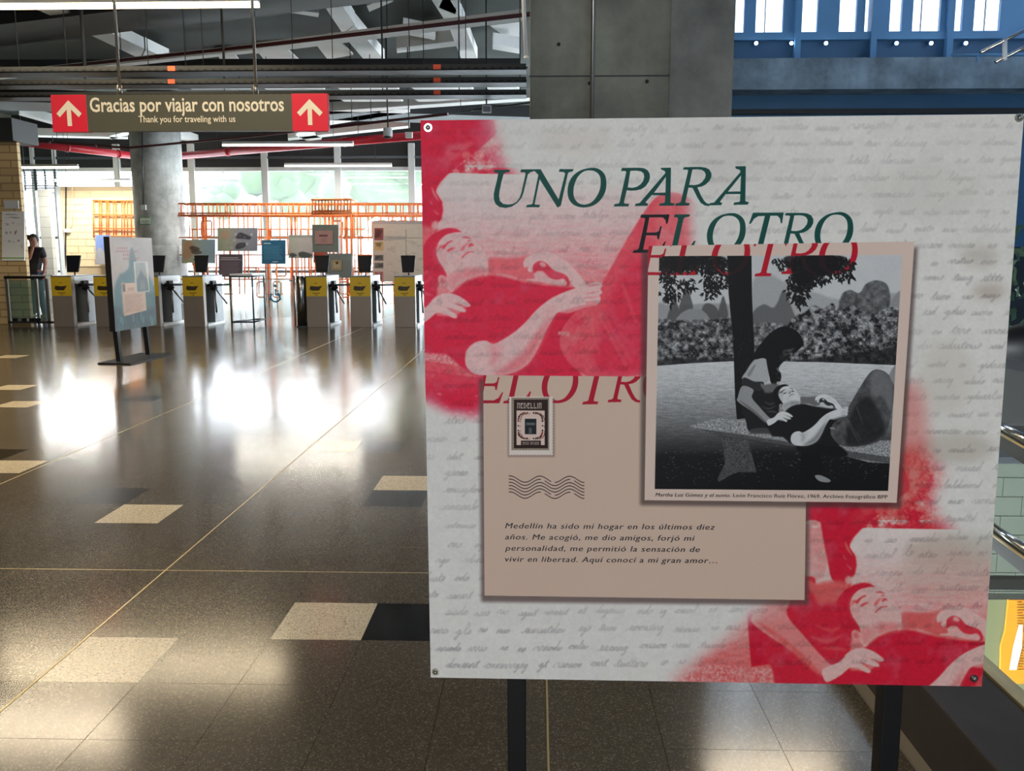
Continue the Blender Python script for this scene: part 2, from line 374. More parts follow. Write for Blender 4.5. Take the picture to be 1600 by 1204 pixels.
# hanging foliage
def leaf(x, y, L, a, v):
    c, s_ = math.cos(a)*L, math.sin(a)*L; g.put([(x, y), (x+c*.5-s_*.17, y+s_*.5+c*.17), (x+c, y+s_), (x+c*.5+s_*.17, y+s_*.5-c*.17)], v, tB, False, 0, .96)
for (cx, cy, rx, ry, n) in ((230,110,160,40,420),(120,130,50,60,140),(330,170,60,60,150),(310,225,35,40,60),(130,225,50,45,60),(200,205,40,30,45),(140,265,30,35,26),
                            (760,110,110,42,420),(870,120,70,40,160),(700,190,60,45,150),(760,170,80,40,150),(690,240,50,40,90),(700,280,22,25,28),(610,110,32,22,34),(890,165,40,20,40)):
    for i in range(n):
        a = random.uniform(0, 2*PI); r = math.sqrt(random.random()); leaf(cx+math.cos(a)*r*rx, cy+math.sin(a)*r*ry, random.uniform(16, 34), random.uniform(.2, 2.6), random.uniform(.02, .09))
for p in ([(95,85),(360,85),(350,130),(280,120),(180,150),(120,140)], [(640,85),(890,85),(860,140),(760,190),(690,210),(660,150)]): g.put(p, .03, tB, True, 5, .85)
# bench
g.put([(355,862),(470,880),(492,960),(510,1030),(430,1028),(400,1040),(345,1072),(338,1060),(372,990)], 1, tB, False, 2, tex=.10+.28*n_s)
g.put([(218,828),(270,808),(350,794),(480,802),(640,850),(900,890),(1110,890),(1110,992),(1000,985),(880,955),(760,925),(640,912),(480,885),(350,868),(240,842)], 1, tB, False, 1, tex=np.clip(.26+.5*n_s+.12*(n_g-.5), 0, .75))
g.put([(222,834),(360,852),(500,872),(640,895),(770,905),(900,935),(1110,965),(1110,995),(880,960),(640,914),(480,887),(350,870)], .1, tB, False, 3, .6)
g.put([(705,915),(785,925),(800,1000),(790,1110),(700,1110)], .015, tB, False, 3)
g.put([(765,1045),(790,1042),(832,1062),(825,1073),(785,1068)], .5, tB, True, 1)
# woman: skirt, blouse, sleeve, arm
g.put([(450,640),(540,650),(604,655),(612,720),(606,800),(640,870),(560,858),(480,852),(462,800),(445,760)], .07, tB, True, 2)
g.put([(480,845),(520,835),(600,842),(650,880),(560,862),(490,862)], .24, tB, True, 3, .8)
for (a, b, c) in (((540,720),(575,728),(600,712)), ((530,740),(565,748),(598,735)), ((550,765),(580,760),(602,768))): g.put([a, b, c, (b[0], b[1]+7)], .26, tB, True, 2, .8)
g.put([(450,625),(466,585),(498,540),(535,528),(562,545),(566,590),(548,640)], .62, tB, True, 2)
g.put([(470,600),(500,560),(505,565),(480,610)], .4, tB, True, 2, .7)
g.put([(454,615),(500,632),(541,636),(530,672),(490,668),(447,652)], .13, tB, True, 1)
g.put([(530,640),(560,655),(592,646),(606,628),(604,655),(575,678),(535,662)], .36, tB, True, 3)
g.put([(448,652),(496,668),(490,702),(522,742),(562,786),(580,800),(570,812),(548,810),(500,770),(430,722),(428,700)], .52, tB, True, 1)
g.put([(434,715),(470,735),(520,775),(555,812),(545,812),(490,765)], .3, tB, True, 3, .7)
# her head from the red print: hair, cap of hair, face in shade
g.put([(640,393),(605,398),(565,425),(530,465),(505,500),(490,530),(505,536),(540,530),(562,545),(568,590),(572,636),(596,648),(612,622),(606,575),(640,535),(700,488),(716,464),(690,415)], .04, tB, True, 1)
g.put([(240,-120),(330,-150),(450,-80),(540,20),(560,110),(560,170),(530,262),(470,330),(500,372),(470,402),(430,410),(395,440),(370,472),(290,540),(205,550),(190,640),(268,760),(276,830),(262,905),(235,930),(110,980),(60,900),(0,600),(-60,200),(60,-20)], .04, tw, False, 1)
g.put([(300,350),(330,300),(420,290),(540,262),(470,330),(500,370),(440,345),(390,420),(330,430)], .22, tw, True, 5, .9)
g.put([(380,320),(440,296),(520,280),(470,318),(430,330)], .32, tw, True, 5, .7)
g.put([(240,420),(300,400),(360,440),(300,500),(250,500)], .12, tw, True, 8, .8)
g.put([(430,370),(470,350),(500,372),(480,400),(440,405)], .42, tw, True, 3, .8)
g.put([(330,440),(400,415),(440,420),(380,455)], .05, tw, True, 2, .8)
g.put([(330,345),(380,335),(430,345),(380,362)], .03, tw, True, 2, .9)
for p in ([(185,640),(240,750),(225,740),(190,690)], [(165,750),(190,780),(180,782)], [(190,820),(240,865),(225,862)]): g.put(p, .5, tw, True, 1, .8)
g.put([(195,925),(225,920),(238,950),(225,985),(190,985),(180,955)], .62, tw, True, 2)
g.put([(-60,1000),(120,960),(190,985),(180,1050),(120,1120),(-40,1140)], .35, tw, True, 6)
# man: far arm, shirt
g.put([(480,270),(600,268),(720,258),(760,250),(730,300),(750,350),(800,375),(880,430),(740,425),(600,375),(480,372)], .36, t1, True, 4)
g.put([(235,492),(330,418),(440,374),(560,385),(700,422),(860,446),(1060,462),(1140,560),(1150,600),(1040,700),(1012,780),(1030,900),(1090,1040),(430,1045),(300,985),(200,895),(40,890),(-60,700),(60,640),(260,650),(350,575),(240,505)], .05, t1, False, 2)
g.put([(430,1040),(700,1000),(900,1030),(1090,1040),(1200,1200),(700,1180),(450,1120)], .03, t1, True, 5)
# trousers
g.put([(838,830),(870,790),(905,755),(960,662),(1008,592),(1046,580),(1085,600),(1112,640),(1106,740),(1080,850),(1045,893),(960,915),(880,912),(838,870)], 1, tB, True, 1, tex=.16+.2*n_m)
g.put([(1010,600),(1050,583),(1085,605),(1108,650),(1100,760),(1060,700),(1020,690)], .42, tB, True, 10, .7)
g.put([(930,760),(1000,700),(1060,790),(1070,860),(1000,905),(900,905)], .04, tB, True, 12, .7)
g.put([(1092,600),(1130,560),(1130,700),(1112,650)], .5, tB, True, 2)
for a, b in (((1190,620),(1380,980)), ((1230,640),(1420,960)), ((1060,720),(1040,850)), ((1130,640),(1200,900)), ((1350,430),(1450,700)), ((1080,650),(1180,590))):
    g.put([a, (a[0]+14, a[1]), (b[0]+8, b[1]), b], .46, t1, False, 4, .55)
for p in ([(1040,700),(1100,650),(1140,620),(1090,690)], [(1260,560),(1300,700),(1360,840),(1290,720)]): g.put(p, .03, t1, True, 4, .6)
g.put([(935,747),(1010,754),(1010,780),(935,770)], .5, t1, False, 1)
# hair and head
g.put([(128,100),(200,72),(262,74),(300,100),(240,108),(185,125),(152,165),(142,230),(165,300),(208,362),(190,420),(140,410),(90,370),(58,300),(52,200),(80,140)], .05, t1, True, 1)
g.put([(150,165),(195,118),(250,100),(300,98),(360,122),(405,165),(440,210),(466,262),(476,330),(468,380),(440,376),(380,390),(320,418),(270,450),(235,490),(200,440),(206,380),(180,330),(150,280),(136,225)], .86, t1, True, 1)
g.put([(206,370),(260,350),(330,330),(410,322),(474,335),(470,380),(380,392),(300,430),(236,488),(200,440)], .55, t1, True, 6, .85)
g.put([(140,190),(170,160),(205,200),(205,260),(215,330),(190,330),(150,270)], .58, t1, True, 8, .7)
g.put([(205,205),(240,180),(275,190),(262,225),(222,238)], .6, t1, True, 6, .75)
g.put([(262,150),(300,150),(310,190),(285,230),(262,200)], .62, t1, True, 6, .6)
g.put([(300,222),(330,205),(352,212),(340,236),(312,250)], .66, t1, True, 4, .6)
g.put([(240,260),(290,262),(330,300),(300,330),(240,320)], .70, t1, True, 9, .8)
g.put([(400,170),(440,215),(462,262),(470,320),(450,330),(430,260),(400,210)], .74, t1, True, 5, .6)
g.put([(330,330),(380,345),(440,350),(470,345),(468,372),(400,382),(330,400)], .5, t1, True, 6, .8)
g.put([(174,196),(195,170),(230,150),(246,155),(215,172),(184,208)], .22, t1, True, 1)
g.put([(206,216),(230,200),(262,198),(240,212),(214,226)], .25, t1, True, 1.5)
g.put([(300,134),(325,124),(350,128),(372,145),(345,138),(318,136)], .3, t1, True, 1)
g.put([(338,152),(352,146),(366,154),(350,160)], .35, t1, True, 1)
g.put([(292,214),(308,186),(340,165),(350,172),(330,188),(322,206),(305,222)], .33, t1, True, 2, .9)
g.put([(345,190),(358,168),(378,174),(382,188),(366,186),(355,196)], .22, t1, True, 1)
g.put([(300,262),(320,240),(345,224),(385,220),(380,228),(348,234),(325,250),(306,268)], .3, t1, True, 1)
g.put([(330,258),(365,240),(395,242),(380,252),(345,266)], .7, t1, True, 4, .8)
g.put([(148,390),(170,378),(200,395),(212,425),(196,446),(165,448),(148,420)], .62, t1, True, 1)
g.put([(160,400),(182,396),(194,420),(180,436),(165,425)], .3, t1, True, 2, .7)
# arms and hands
g.put([(708,300),(722,268),(770,245),(820,230),(870,228),(930,252),(1000,298),(1060,360),(1112,425),(1128,470),(1085,480),(1045,458),(1005,402),(978,368),(900,345),(850,300),(800,285),(775,330),(752,358),(738,345),(745,310),(728,325),(712,325)], .88, t1, True, 1)
g.put([(772,312),(820,286),(860,300),(905,345),(985,378),(1010,420),(1000,452),(930,420),(880,395),(830,350),(780,372)], .13, t1, True, 1)
g.put([(815,300),(835,290),(858,312),(845,325),(820,318)], .6, t1, True, 1)
g.put([(776,372),(805,352),(840,365),(880,398),(930,408),(970,402),(992,425),(985,445),(930,442),(860,430),(800,420),(735,415),(730,405),(780,400)], .72, t1, True, 1)
g.put([(328,900),(352,852),(400,818),(462,810),(510,832),(580,798),(650,752),(720,690),(790,612),(870,545),(950,502),(1040,468),(1110,452),(1150,432),(1200,424),(1228,444),(1214,470),(1226,492),(1208,512),(1216,535),(1192,572),(1110,590),(1010,625),(940,622),(905,660),(860,740),(810,850),(740,960),(640,1020),(520,1042),(390,1028),(332,975)], .82, t1, True, 1)
g.put([(900,640),(860,740),(810,850),(740,960),(640,1020),(500,1040),(600,960),(700,880),(780,770),(850,680)], .42, t1, True, 9, .85)
g.put([(470,870),(520,840),(560,900),(520,980),(480,960),(500,900)], .5, t1, True, 9, .7)
g.put([(940,622),(1010,600),(1110,572),(1192,560),(1190,575),(1100,592),(1010,627)], .4, t1, True, 3, .8)
for p in ([(1110,500),(1160,490),(1216,478),(1160,500)], [(1090,528),(1160,520),(1214,516),(1160,530)], [(1100,556),(1150,550),(1205,548),(1150,562)], [(1120,455),(1170,440),(1215,440),(1165,452)]): g.put(p, .4, t1, True, 1, .8)
for i in range(40): x, y = random.uniform(400, 700), random.uniform(860, 1000); g.put([(x, y), (x+12, y-6), (x+14, y-2)], .5, t1, False, 1, .25)
for k in range(26):
    x, y = random.uniform(70, 200), random.uniform(90, 380); g.put([(x, y), (x+random.uniform(10, 26), y-18), (x+random.uniform(14, 30), y-12), (x+6, y+4)], random.uniform(.03, .16), t1, True, 1, .5) if (x-60)/140 < 1-(y-90)/420 else None
g.put([(540,850),(620,800),(700,742),(760,690),(800,700),(700,790),(620,850),(560,890)], .9, t1, True, 8, .5)
g.put([(480,830),(540,835),(600,812),(590,870),(540,900),(500,890)], .62, t1, True, 8, .6)
g.put([(960,530),(1040,500),(1100,490),(1080,530),(1000,560)], .92, t1, True, 7, .6)
g.put([(850,600),(900,560),(930,600),(880,660),(830,700)], .66, t1, True, 8, .6)
g.put([(880,260),(940,280),(1000,330),(1040,380),(1020,390),(960,330),(890,300)], .68, t1, True, 5, .6)
# her hand on his shoulder
g.put([(-40,640),(65,590),(120,530),(180,502),(250,504),(310,532),(358,572),(346,586),(300,572),(262,565),(322,602),(328,615),(315,622),(250,606),(200,592),(262,638),(272,652),(255,662),(200,640),(140,626),(70,680),(-20,720)], .86, t1, True, 1)
for p in ([(205,545),(260,560),(300,575),(250,565)], [(180,580),(230,598),(300,612),(235,606)], [(160,615),(210,632),(250,648),(200,636)]): g.put(p, .4, t1, True, 1, .7)
g.a *= (1+.10*(n_s-.5)); g.a = np.clip(g.a+.035*(n_g-.5), 0, 1)
GREY = g.a; BACK = 1-np.clip(blur(np.clip(np.abs(GREY/np.maximum(1+.10*(n_s-.5), .1)-LAWN0)*9-.5, 0, 1), 3)*1.6, 0, 1)

def sample(a, x, y):
    x = np.clip(x, 0, a.shape[1]-1.001); y = np.clip(y, 0, a.shape[0]-1.001); xi = x.astype(int); yi = y.astype(int); fx = x-xi; fy = y-yi
    return a[yi, xi]*(1-fx)*(1-fy)+a[yi, xi+1]*fx*(1-fy)+a[yi+1, xi]*(1-fx)*fy+a[yi+1, xi+1]*fx*fy
def homog(src, dst):
    A = []
    for (x, y), (u, v) in zip(src, dst): A += [[x, y, 1, 0, 0, 0, -u*x, -u*y, -u], [0, 0, 0, x, y, 1, -v*x, -v*y, -v]]
    return np.linalg.svd(np.array(A, float))[2][-1].reshape(3, 3)
def happ(Hm, p): q = np.c_[p, np.ones(len(p))]@Hm.T; return q[:, :2]/q[:, 2:]
TS = 1840
CORN = [(657,188),(1600,178),(1534,1072),(673,1058)]
HM = homog(CORN, [(0,0),(TS,0),(TS,TS),(0,TS)]); HI = np.linalg.inv(HM)
s = Pic(TS, TS, lambda p: happ(HM, p), 3)
gx, gy = np.meshgrid(np.arange(TS)+.5, np.arange(TS)+.5)
ph = happ(HI, np.c_[gx.ravel(), gy.ravel()]); PX = ph[:, 0].reshape(TS, TS).astype(np.float32); PY = ph[:, 1].reshape(TS, TS).astype(np.float32); del ph
K = lambda *c: np.array(c, np.float32)/255
n1 = fbm(TS, TS, 260, 51, 4); n2 = fbm(TS, TS, 40, 61, 3); n3 = fbm(TS, TS, 9, 71, 2, .8)
paper = K(228, 225, 219)[None, None]*(1+.05*(n1-.5)+.04*(n2-.5)+.05*(n3-.5))[..., None]
s.a[:] = paper
# stains of the old letter
for (x, y, rx, ry, c, al) in ((1440,300,90,40,(205,200,190),.3),(1545,455,26,10,(150,125,105),.5),(1530,400,30,18,(176,165,150),.45),(1495,700,60,24,(178,166,150),.5),(1500,860,90,26,(176,168,150),.5),(1480,900,80,40,(196,186,168),.5),
                              (1130,240,60,50,(206,200,196),.4),(900,220,60,20,(214,200,190),.4),(1480,590,40,60,(206,196,180),.4)):
    a = np.linspace(0, 2*PI, 14, endpoint=False); s.put([np.c_[x+rx*np.cos(a), y+ry*np.sin(a)]], K(*c), None, True, 22, al)
# handwriting
hw = np.zeros((TS, TS), np.float32); rr = random.Random(3)
def hand(px, py): 
    q = happ(HM, np.c_[px, py]); xi = np.round(q[:, 0]).astype(int); yi = np.round(q[:, 1]).astype(int)
    for dx, dy in ((0,0),(1,0),(0,1),(1,1)):
        ok = (xi+dx > 0) & (xi+dx < TS) & (yi+dy > 0) & (yi+dy < TS); np.add.at(hw, (yi[ok]+dy, xi[ok]+dx), .45)
LET = {'e': [(0,0),(3,-2.5),(4,-5),(2.4,-6),(1.4,-3),(3,0),(5,-.5)], 'u': [(0,-1),(1,-5),(1.2,-1),(3,0),(4.5,-5),(4.7,-1),(6,0)], 'l': [(0,0),(3,-6),(4.6,-12),(3.2,-13),(2.5,-4),(3.5,0),(5,-.5)],
       'n': [(0,0),(1,-5),(1.2,0),(2.8,-5),(4,-4.5),(4.2,0),(5.5,-.5)], 'o': [(0,-1),(3,-5),(1,-4),(1,-.5),(3.5,-.5),(4,-4),(3,-5),(6,-4)], 'g': [(0,-1),(3,-5),(1,-3),(2.5,0),(4,-5),(3.5,4),(1.5,7),(1,5),(5,0),(6,-1)],
       'd': [(0,-1),(3,-5),(1,-3),(2,0),(4,-5),(5.5,-12),(4.5,-3),(5,0),(6.5,-.5)], 's': [(0,0),(2.5,-5.5),(3.5,-2),(2,0),(.8,-.6),(4.5,-.5)], 't': [(0,0),(2,-5),(3.6,-10),(2.2,-2),(3.2,0),(1.2,-6.5),(5.2,-6.8),(5.5,-.5)], 'r': [(0,0),(1.2,-5),(3.4,-5),(3,-1),(5,-.3)], 'i': [(0,0),(2,-5),(2,-.6),(4,-.5)]}
yl = 204.0
while yl < 1064:
    x = 668+rr.uniform(-10, 40)
    while x < 1600:
        k_ = rr.uniform(.95, 1.25); pts = []; cx = x; by_ = yl+rr.uniform(-2, 2)-.012*(x-1100)
        for c in [rr.choice('eeeuunnnoossttrriaildg'.replace('a', 'o')) for _ in range(rr.choice((2, 3, 4, 5, 6, 7, 9)))]:
            st2 = rr.uniform(.9, 1.35); pts += [(cx+q[0]*k_*st2-q[1]*.42*k_, by_+q[1]*k_*rr.uniform(.85, 1.1)) for q in LET[c]]; cx = cx+LET[c][-1][0]*k_*st2
        pc = catmull(np.array(pts), 16)[:-34]; hand(pc[:, 0], pc[:, 1]); x = cx+rr.uniform(9, 22)
    yl += rr.uniform(25, 29)
hw = np.clip(blur(np.clip(hw*1.4, 0, 1), 2)*1.35, 0, 1)*np.clip(.15+1.1*n1, .25, 1)*np.clip(.4+n2, 0, 1)
s.a = s.a*(1-.34*hw[..., None])+K(120, 116, 118)*(.34*hw[..., None]) if False else s.a*(1-(.6*hw*np.interp(PY, [180, 420, 760, 1070], [.4, .7, 1, 1.15]))[..., None]*(1-K(130, 126, 128)))
def duo(mask, ox, oy, hue, gam=.70):
    G = sample(GREY, (PX-ox-CX0)*SS, (PY-oy-CY0)*SS)
    BB = sample(BACK, (PX-ox-CX0)*SS, (PY-oy-CY0)*SS); mask = mask*(1-BB*np.clip((G-.2)*4, 0, 1)*(1-np.interp(PY-oy, [258, 300, 350, 430], [.2, .3, .6, 1]))*((PY-oy) > 258))
    t = np.clip((G/.78), 0, 1)**gam; t = np.clip(t*.93, 0, 1)[..., None]
    lo, mid, hi = K(*hue[0]), K(*hue[1]), K(*hue[2])
    col = np.where(t < .5, lo+(mid-lo)*t*2, mid+(hi-mid)*(t-.5)*2)*(1+.06*(n3-.5)[..., None])
    pp = s.a/np.maximum(K(228, 225, 219), .01); pp = np.minimum(pp, 1.05)
    m = mask[..., None]; s.a = s.a*(1-m)+col*(.35+.65*pp)*m
def fullmask(poly, feather, tf=None):
    m = np.zeros((TS, TS), np.float32); r = s.mask([poly], tf, False, 0); m[r[0]] = r[1]; return blur(m, feather)
HUE = [(222, 0, 50), (236, 96, 106), (234, 204, 200)]
m1 = fullmask([(560,100),(752,100),(775,200),(800,275),(860,290),(1075,300),(1090,640),(760,600),(752,650),(700,640),(660,620),(560,600)], 24)
m1 = m1*np.clip(np.interp(PX, [730, 800], [1, .3])+(PY > 262)*1., 0, 1)
duo(np.clip(m1*(1+.4*(n2-.5)), 0, 1), 0, 0, HUE)
m2 = fullmask([(1010,1100),(1075,1045),(1130,1005),(1195,950),(1225,900),(1245,760),(1330,730),(1400,690),(1440,700),(1470,740),(1450,790),(1500,850),(1620,900),(1620,1100)], 34)
duo(np.clip(m2*(1+.5*(n2-.5)), 0, 1), 646, 554, [(206, 4, 42), (222, 88, 88), (228, 198, 190)])
# soft red wash beside the inset and along the postcard
s.put([(1405,600),(1440,610),(1450,720),(1420,790),(1380,800),(1380,640)], K(214, 90, 84), None, True, 26, .5)
# lettering of the title
def A1(p): return p/7.2727+[760, 240]
def A2(p): return p/6.6667+[950, 240]
def A3(p): return p/6.154+[1100, 310]
gU = A1(np.array([(85,210),(92,182),(268,182),(258,208),(215,212),(195,228),(168,330),(150,420),(143,480),(152,535),(190,570),(245,578),(300,570),(345,545),(380,495),(400,430),(425,320),(445,225),(435,212),(385,210),(393,178),(545,178),(535,200),(500,210),(470,235),(448,330),(425,430),(400,500),(350,560),(290,600),(220,616),(150,606),(105,572),(85,520),(83,460),(95,400),(120,300),(135,218)], float))
gN = A1(np.array([(500,178),(615,176),(820,520),(895,225),(880,208),(822,205),(832,175),(990,175),(980,200),(935,212),(925,225),(845,590),(808,612),(605,290),(548,570),(555,578),(610,580),(600,608),(450,608),(460,582),(510,575),(525,565),(590,240),(550,200)], float))
gOo = catmull(A1(np.array([(1210,160),(1290,182),(1345,240),(1363,330),(1350,430),(1300,520),(1220,585),(1110,610),(1010,590),(945,530),(922,440),(935,340),(985,250),(1080,185)], float)))
gOi = catmull(A1(np.array([(1190,190),(1250,210),(1290,260),(1298,340),(1280,430),(1235,510),(1180,560),(1110,578),(1045,560),(1000,505),(988,430),(1000,350),(1040,260),(1110,200)], float)))[::-1]
gP = [A2(np.array([(135,180),(145,148),(330,146),(375,152),(412,172),(434,210),(436,250),(425,290),(390,340),(345,370),(290,382),(240,385),(195,380),(165,505),(175,520),(220,520),(210,548),(58,550),(68,525),(110,518),(120,505),(190,190),(180,180)], float)),
      A2(np.array([(232,178),(205,352),(260,355),(300,345),(335,322),(365,285),(377,240),(370,205),(345,185),(300,176)], float))[::-1]]
gA = [A2(np.array([(545,148),(655,145),(650,505),(660,515),(695,518),(685,540),(530,542),(540,518),(585,512),(592,500),(596,435),(455,430),(390,505),(400,515),(418,520),(410,542),(278,545),(285,522),(330,512),(598,200),(590,180),(555,165)], float)), A2(np.array([(602,240),(598,405),(478,408)], float))]
gR = [A2(np.array([(780,165),(790,140),(960,138),(1015,145),(1055,165),(1077,205),(1075,245),(1055,285),(1015,322),(975,342),(930,350),(970,440),(1000,490),(1025,515),(1060,525),(1055,545),(1010,540),(965,512),(930,455),(880,355),(838,352),(805,500),(812,512),(852,515),(842,540),(697,542),(705,518),(748,510),(760,495),(835,175),(825,165)], float)),
      A2(np.array([(878,165),(845,325),(900,328),(945,318),(980,295),(1010,255),(1018,215),(1003,185),(975,168),(930,162)], float))[::-1]]
gA_ = [A2(np.array([(1325,132),(1435,130),(1430,490),(1440,500),(1468,502),(1455,530),(1305,532),(1315,508),(1365,502),(1375,490),(1378,420),(1225,420),(1165,500),(1175,508),(1190,510),(1180,535),(1050,538),(1060,515),(1105,508),(1380,190),(1372,168),(1330,155)], float)), A2(np.array([(1385,225),(1378,393),(1248,395)], float))]
gE = A2(np.array([(335,665),(345,635),(640,632),(622,720),(604,735),(600,690),(570,662),(430,662),(400,822),(500,820),(530,805),(545,755),(560,755),(530,890),(515,890),(510,850),(395,848),(365,1000),(500,1000),(550,975),(590,915),(602,912),(560,1030),(255,1032),(265,1008),(305,1000),(320,985),(388,680),(380,668)], float))
gL = A2(np.array([(685,660),(695,632),(855,632),(845,655),(800,662),(785,680),(715,1000),(800,1000),(850,975),(895,908),(912,905),(870,1030),(600,1032),(610,1008),(650,1000),(660,985),(730,680),(720,662)], float))
gT = A3(np.array([(432,242),(470,137),(765,135),(750,238),(738,238),(730,190),(705,165),(638,165),(558,490),(562,502),(605,505),(598,530),(440,532),(450,508),(495,500),(505,488),(585,167),(520,170),(480,195),(450,242)], float))
O1 = [gOo, gOi]; off = lambda gl, dx, dy: [p+[dx, dy] for p in gl]
fit = lambda p: p
ROW = [[gE], [gL], off(O1, 217.7, 70.7), [gT], off(gR, 159.3, 71.7), off(O1, 385.8, 69.1)]
def rings(gl, tf=None):
    """outer minus inner needs opposite winding"""
    out = []
    for i, p in enumerate(gl):
        p = tf(p) if tf else p; ar = np.sum(p[:, 0]*np.roll(p[:, 1], -1)-np.roll(p[:, 0], -1)*p[:, 1])
        if (ar > 0) != (i == 0): p = p[::-1]
        out.append(p)
    return out
GREEN = K(6, 74, 66)
for gl in ([gU], [gN], O1, gP, gA, gR, gA_): s.put(rings(gl), GREEN)
dark = fullmask([(985,330),(1030,330),(1050,400),(980,400)], 3)
for i, gl in enumerate(ROW): s.put(rings(gl), K(5, 20, 26) if i == 0 else GREEN)
# postcard with its printed drop shadow
card = [(755,586),(1262,590),(1257,937),(757,930)]
s.put([[(748,592),(1266,600),(1264,945),(752,940)]], K(90, 70, 66), None, False, 6, .75)
s.put([card], K(216, 190, 172)); cm = fullmask(card, 0)
s.put([card], K(204, 176, 156), None, False, 0, .35, tex=None)
def tl(p): return np.c_[785.9+(p[:, 0]-1040)*.94, 631+(p[:, 1]-396)*.98]
for gl in ROW: s.put(rings(gl, tl), K(178, 4, 40), clip=cm)
# stamp
sc_ = [];
def edge(a, b, n):
    for i in range(n*4):
        t = i/(n*4); x = a[0]+(b[0]-a[0])*t; y = a[1]+(b[1]-a[1])*t; nx, ny = (b[1]-a[1]), -(b[0]-a[0]); l = math.hypot(nx, ny); k = -1.3*abs(math.sin(PI*n*t)); sc_.append((x+nx/l*(-k-1.3), y+ny/l*(-k-1.3)))
edge((795,619),(864,619),15); edge((864,619),(864,711),20); edge((864,711),(795,711),15); edge((795,711),(795,619),20)
s.put([[(793,622),(867,622),(867,714),(793,714)]], K(120, 95, 85), None, False, 3, .5)
s.put([sc_], K(226, 214, 204)); R_ = lambda a, b, c, d: [(a, b), (c, b), (c, d), (a, d)]
s.put([R_(799, 621, 858, 703)], K(150, 135, 118)); s.put([R_(803, 624, 856, 700)], K(40, 18, 12)); s.put([R_(807, 641, 851, 695)], K(222, 196, 184)); s.put([R_(814, 688, 845, 696)], K(34, 16, 12))
for i in range(46):
    a = 2*PI*i/46; x = 829+19*math.copysign(abs(math.cos(a))**.5, math.cos(a)); y = 665+20*math.copysign(abs(math.sin(a))**.5, math.sin(a)); c = random.choice([(60,20,16),(30,26,30),(120,60,40),(50,60,60),(170,50,60)])
    r = random.uniform(1.6, 2.6); s.put([[(x-r, y), (x, y-r), (x+r*.6, y), (x, y+r*.7)]], K(*c)); s.put([[(x+r, y+1), (x+2*r, y-1), (x+r*1.3, y+2.4)]], K(90, 40, 30))
s.put([R_(820, 654, 838, 678)], K(20, 26, 32)); s.put([R_(822, 660, 836, 664)], K(90, 96, 96)); s.put([R_(826, 668, 831, 677)], K(80, 84, 80))
PIX = {'M': ['111','101','101','101'], 'E': ['111','110','100','111'], 'D': ['110','101','101','110'], 'L': ['100','100','100','111'], 'Í': ['1','1','1','1'], 'N': ['111','101','101','101'], '3': ['111','011','001','111'], '5': ['111','110','001','111'], '0': ['111','101','101','111'], 'A': ['111','101','111','101'], 'Ñ': ['111','101','101','101'], 'O': ['111','101','101','111'], 'S': ['111','110','011','111'], ' ': ['0','0','0','0']}
def pix(st_, x, y, u, v, c):
    for ch in st_:
        gph = PIX[ch]
        for r_, row in enumerate(gph):
            for q, b in enumerate(row):
                if b == '1': s.put([R_(x+q*u, y+r_*v, x+(q+.85)*u, y+(r_+.92)*v)], K(*c))
        x += (len(gph[0])+.7)*u
pix('MEDELLÍN', 808, 629, 1.42, 2.3, (206,190,178)); pix('350 AÑOS', 816, 690, .98, 1.15, (190,170,160))
# cancellation waves
for k in range(6):
    xs = np.linspace(795, 913, 60); ys = 748+k*5.0-4.9*np.cos((xs-797)/46.5*2*PI)+ (xs-795)*.006
    up = np.c_[xs, ys-.65]; dn = np.c_[xs, ys+.65][::-1]
    cut = [(0, 60)] if k in (2, 3) else [(0, 26), (28, 49), (51, 60)] if k % 2 else [(0, 34), (36, 60)]
    for a, b in cut:
        if b-a > 2: s.put([np.vstack([up[a:b], dn[60-b:60-a]])], K(24, 18, 20))
# inset photograph
ins = [(1013,384),(1429,377),(1401,785),(1007,781)]
s.put([[(1003,392),(1434,386),(1408,794),(1000,789)]], K(70, 56, 54), None, False, 6, .7)
s.put([ins], K(222, 198, 184)); im_ = fullmask(ins, 0)
bwc = [(1030,400),(1410,398),(1387.5,766.5),(1023,763.5)]
bm_ = fullmask(bwc, 0)
Hb = homog(bwc, [(1030,400),(1405,400),(1405,766),(1030,766)]); q = happ(Hb, np.c_[PX.ravel(), PY.ravel()])
bx = q[:, 0].reshape(TS, TS); by = q[:, 1].reshape(TS, TS)
# undo the lean only gently: the tracing was made on the leaning print
Gb = sample(GREY, ((PX-1245.9)*2.37+752-CX0)*SS, ((PY-694.3)*2.4+582.3-CY0)*SS)
Gb = np.where(Gb > .7, .7+(Gb-.7)*.5, Gb)*1.05; Gb = np.clip(Gb, 0, 1)**.93; bwcol = Gb[..., None]*K(252, 254, 252)+K(6, 6, 10)*.6
s.a = s.a*(1-bm_[..., None])+bwcol*bm_[..., None]
for gl in ROW:
    pol = rings(off(gl, 7, 35)); r = s.mask(pol)
    if r is None: continue
    sl, m = r; m = (m*im_[sl]); leafy = bm_[sl]*(Gb[sl] < .3); m = (m*(1-.88*leafy))[..., None]; s.a[sl] = s.a[sl]*(1-m)+K(186, 14, 40)*m
# punch marks near the corners
POSTER = np.clip(s.a, 0, 1); del PX, PY, gx, gy, n1, n2, n3, bx, by, q, hw
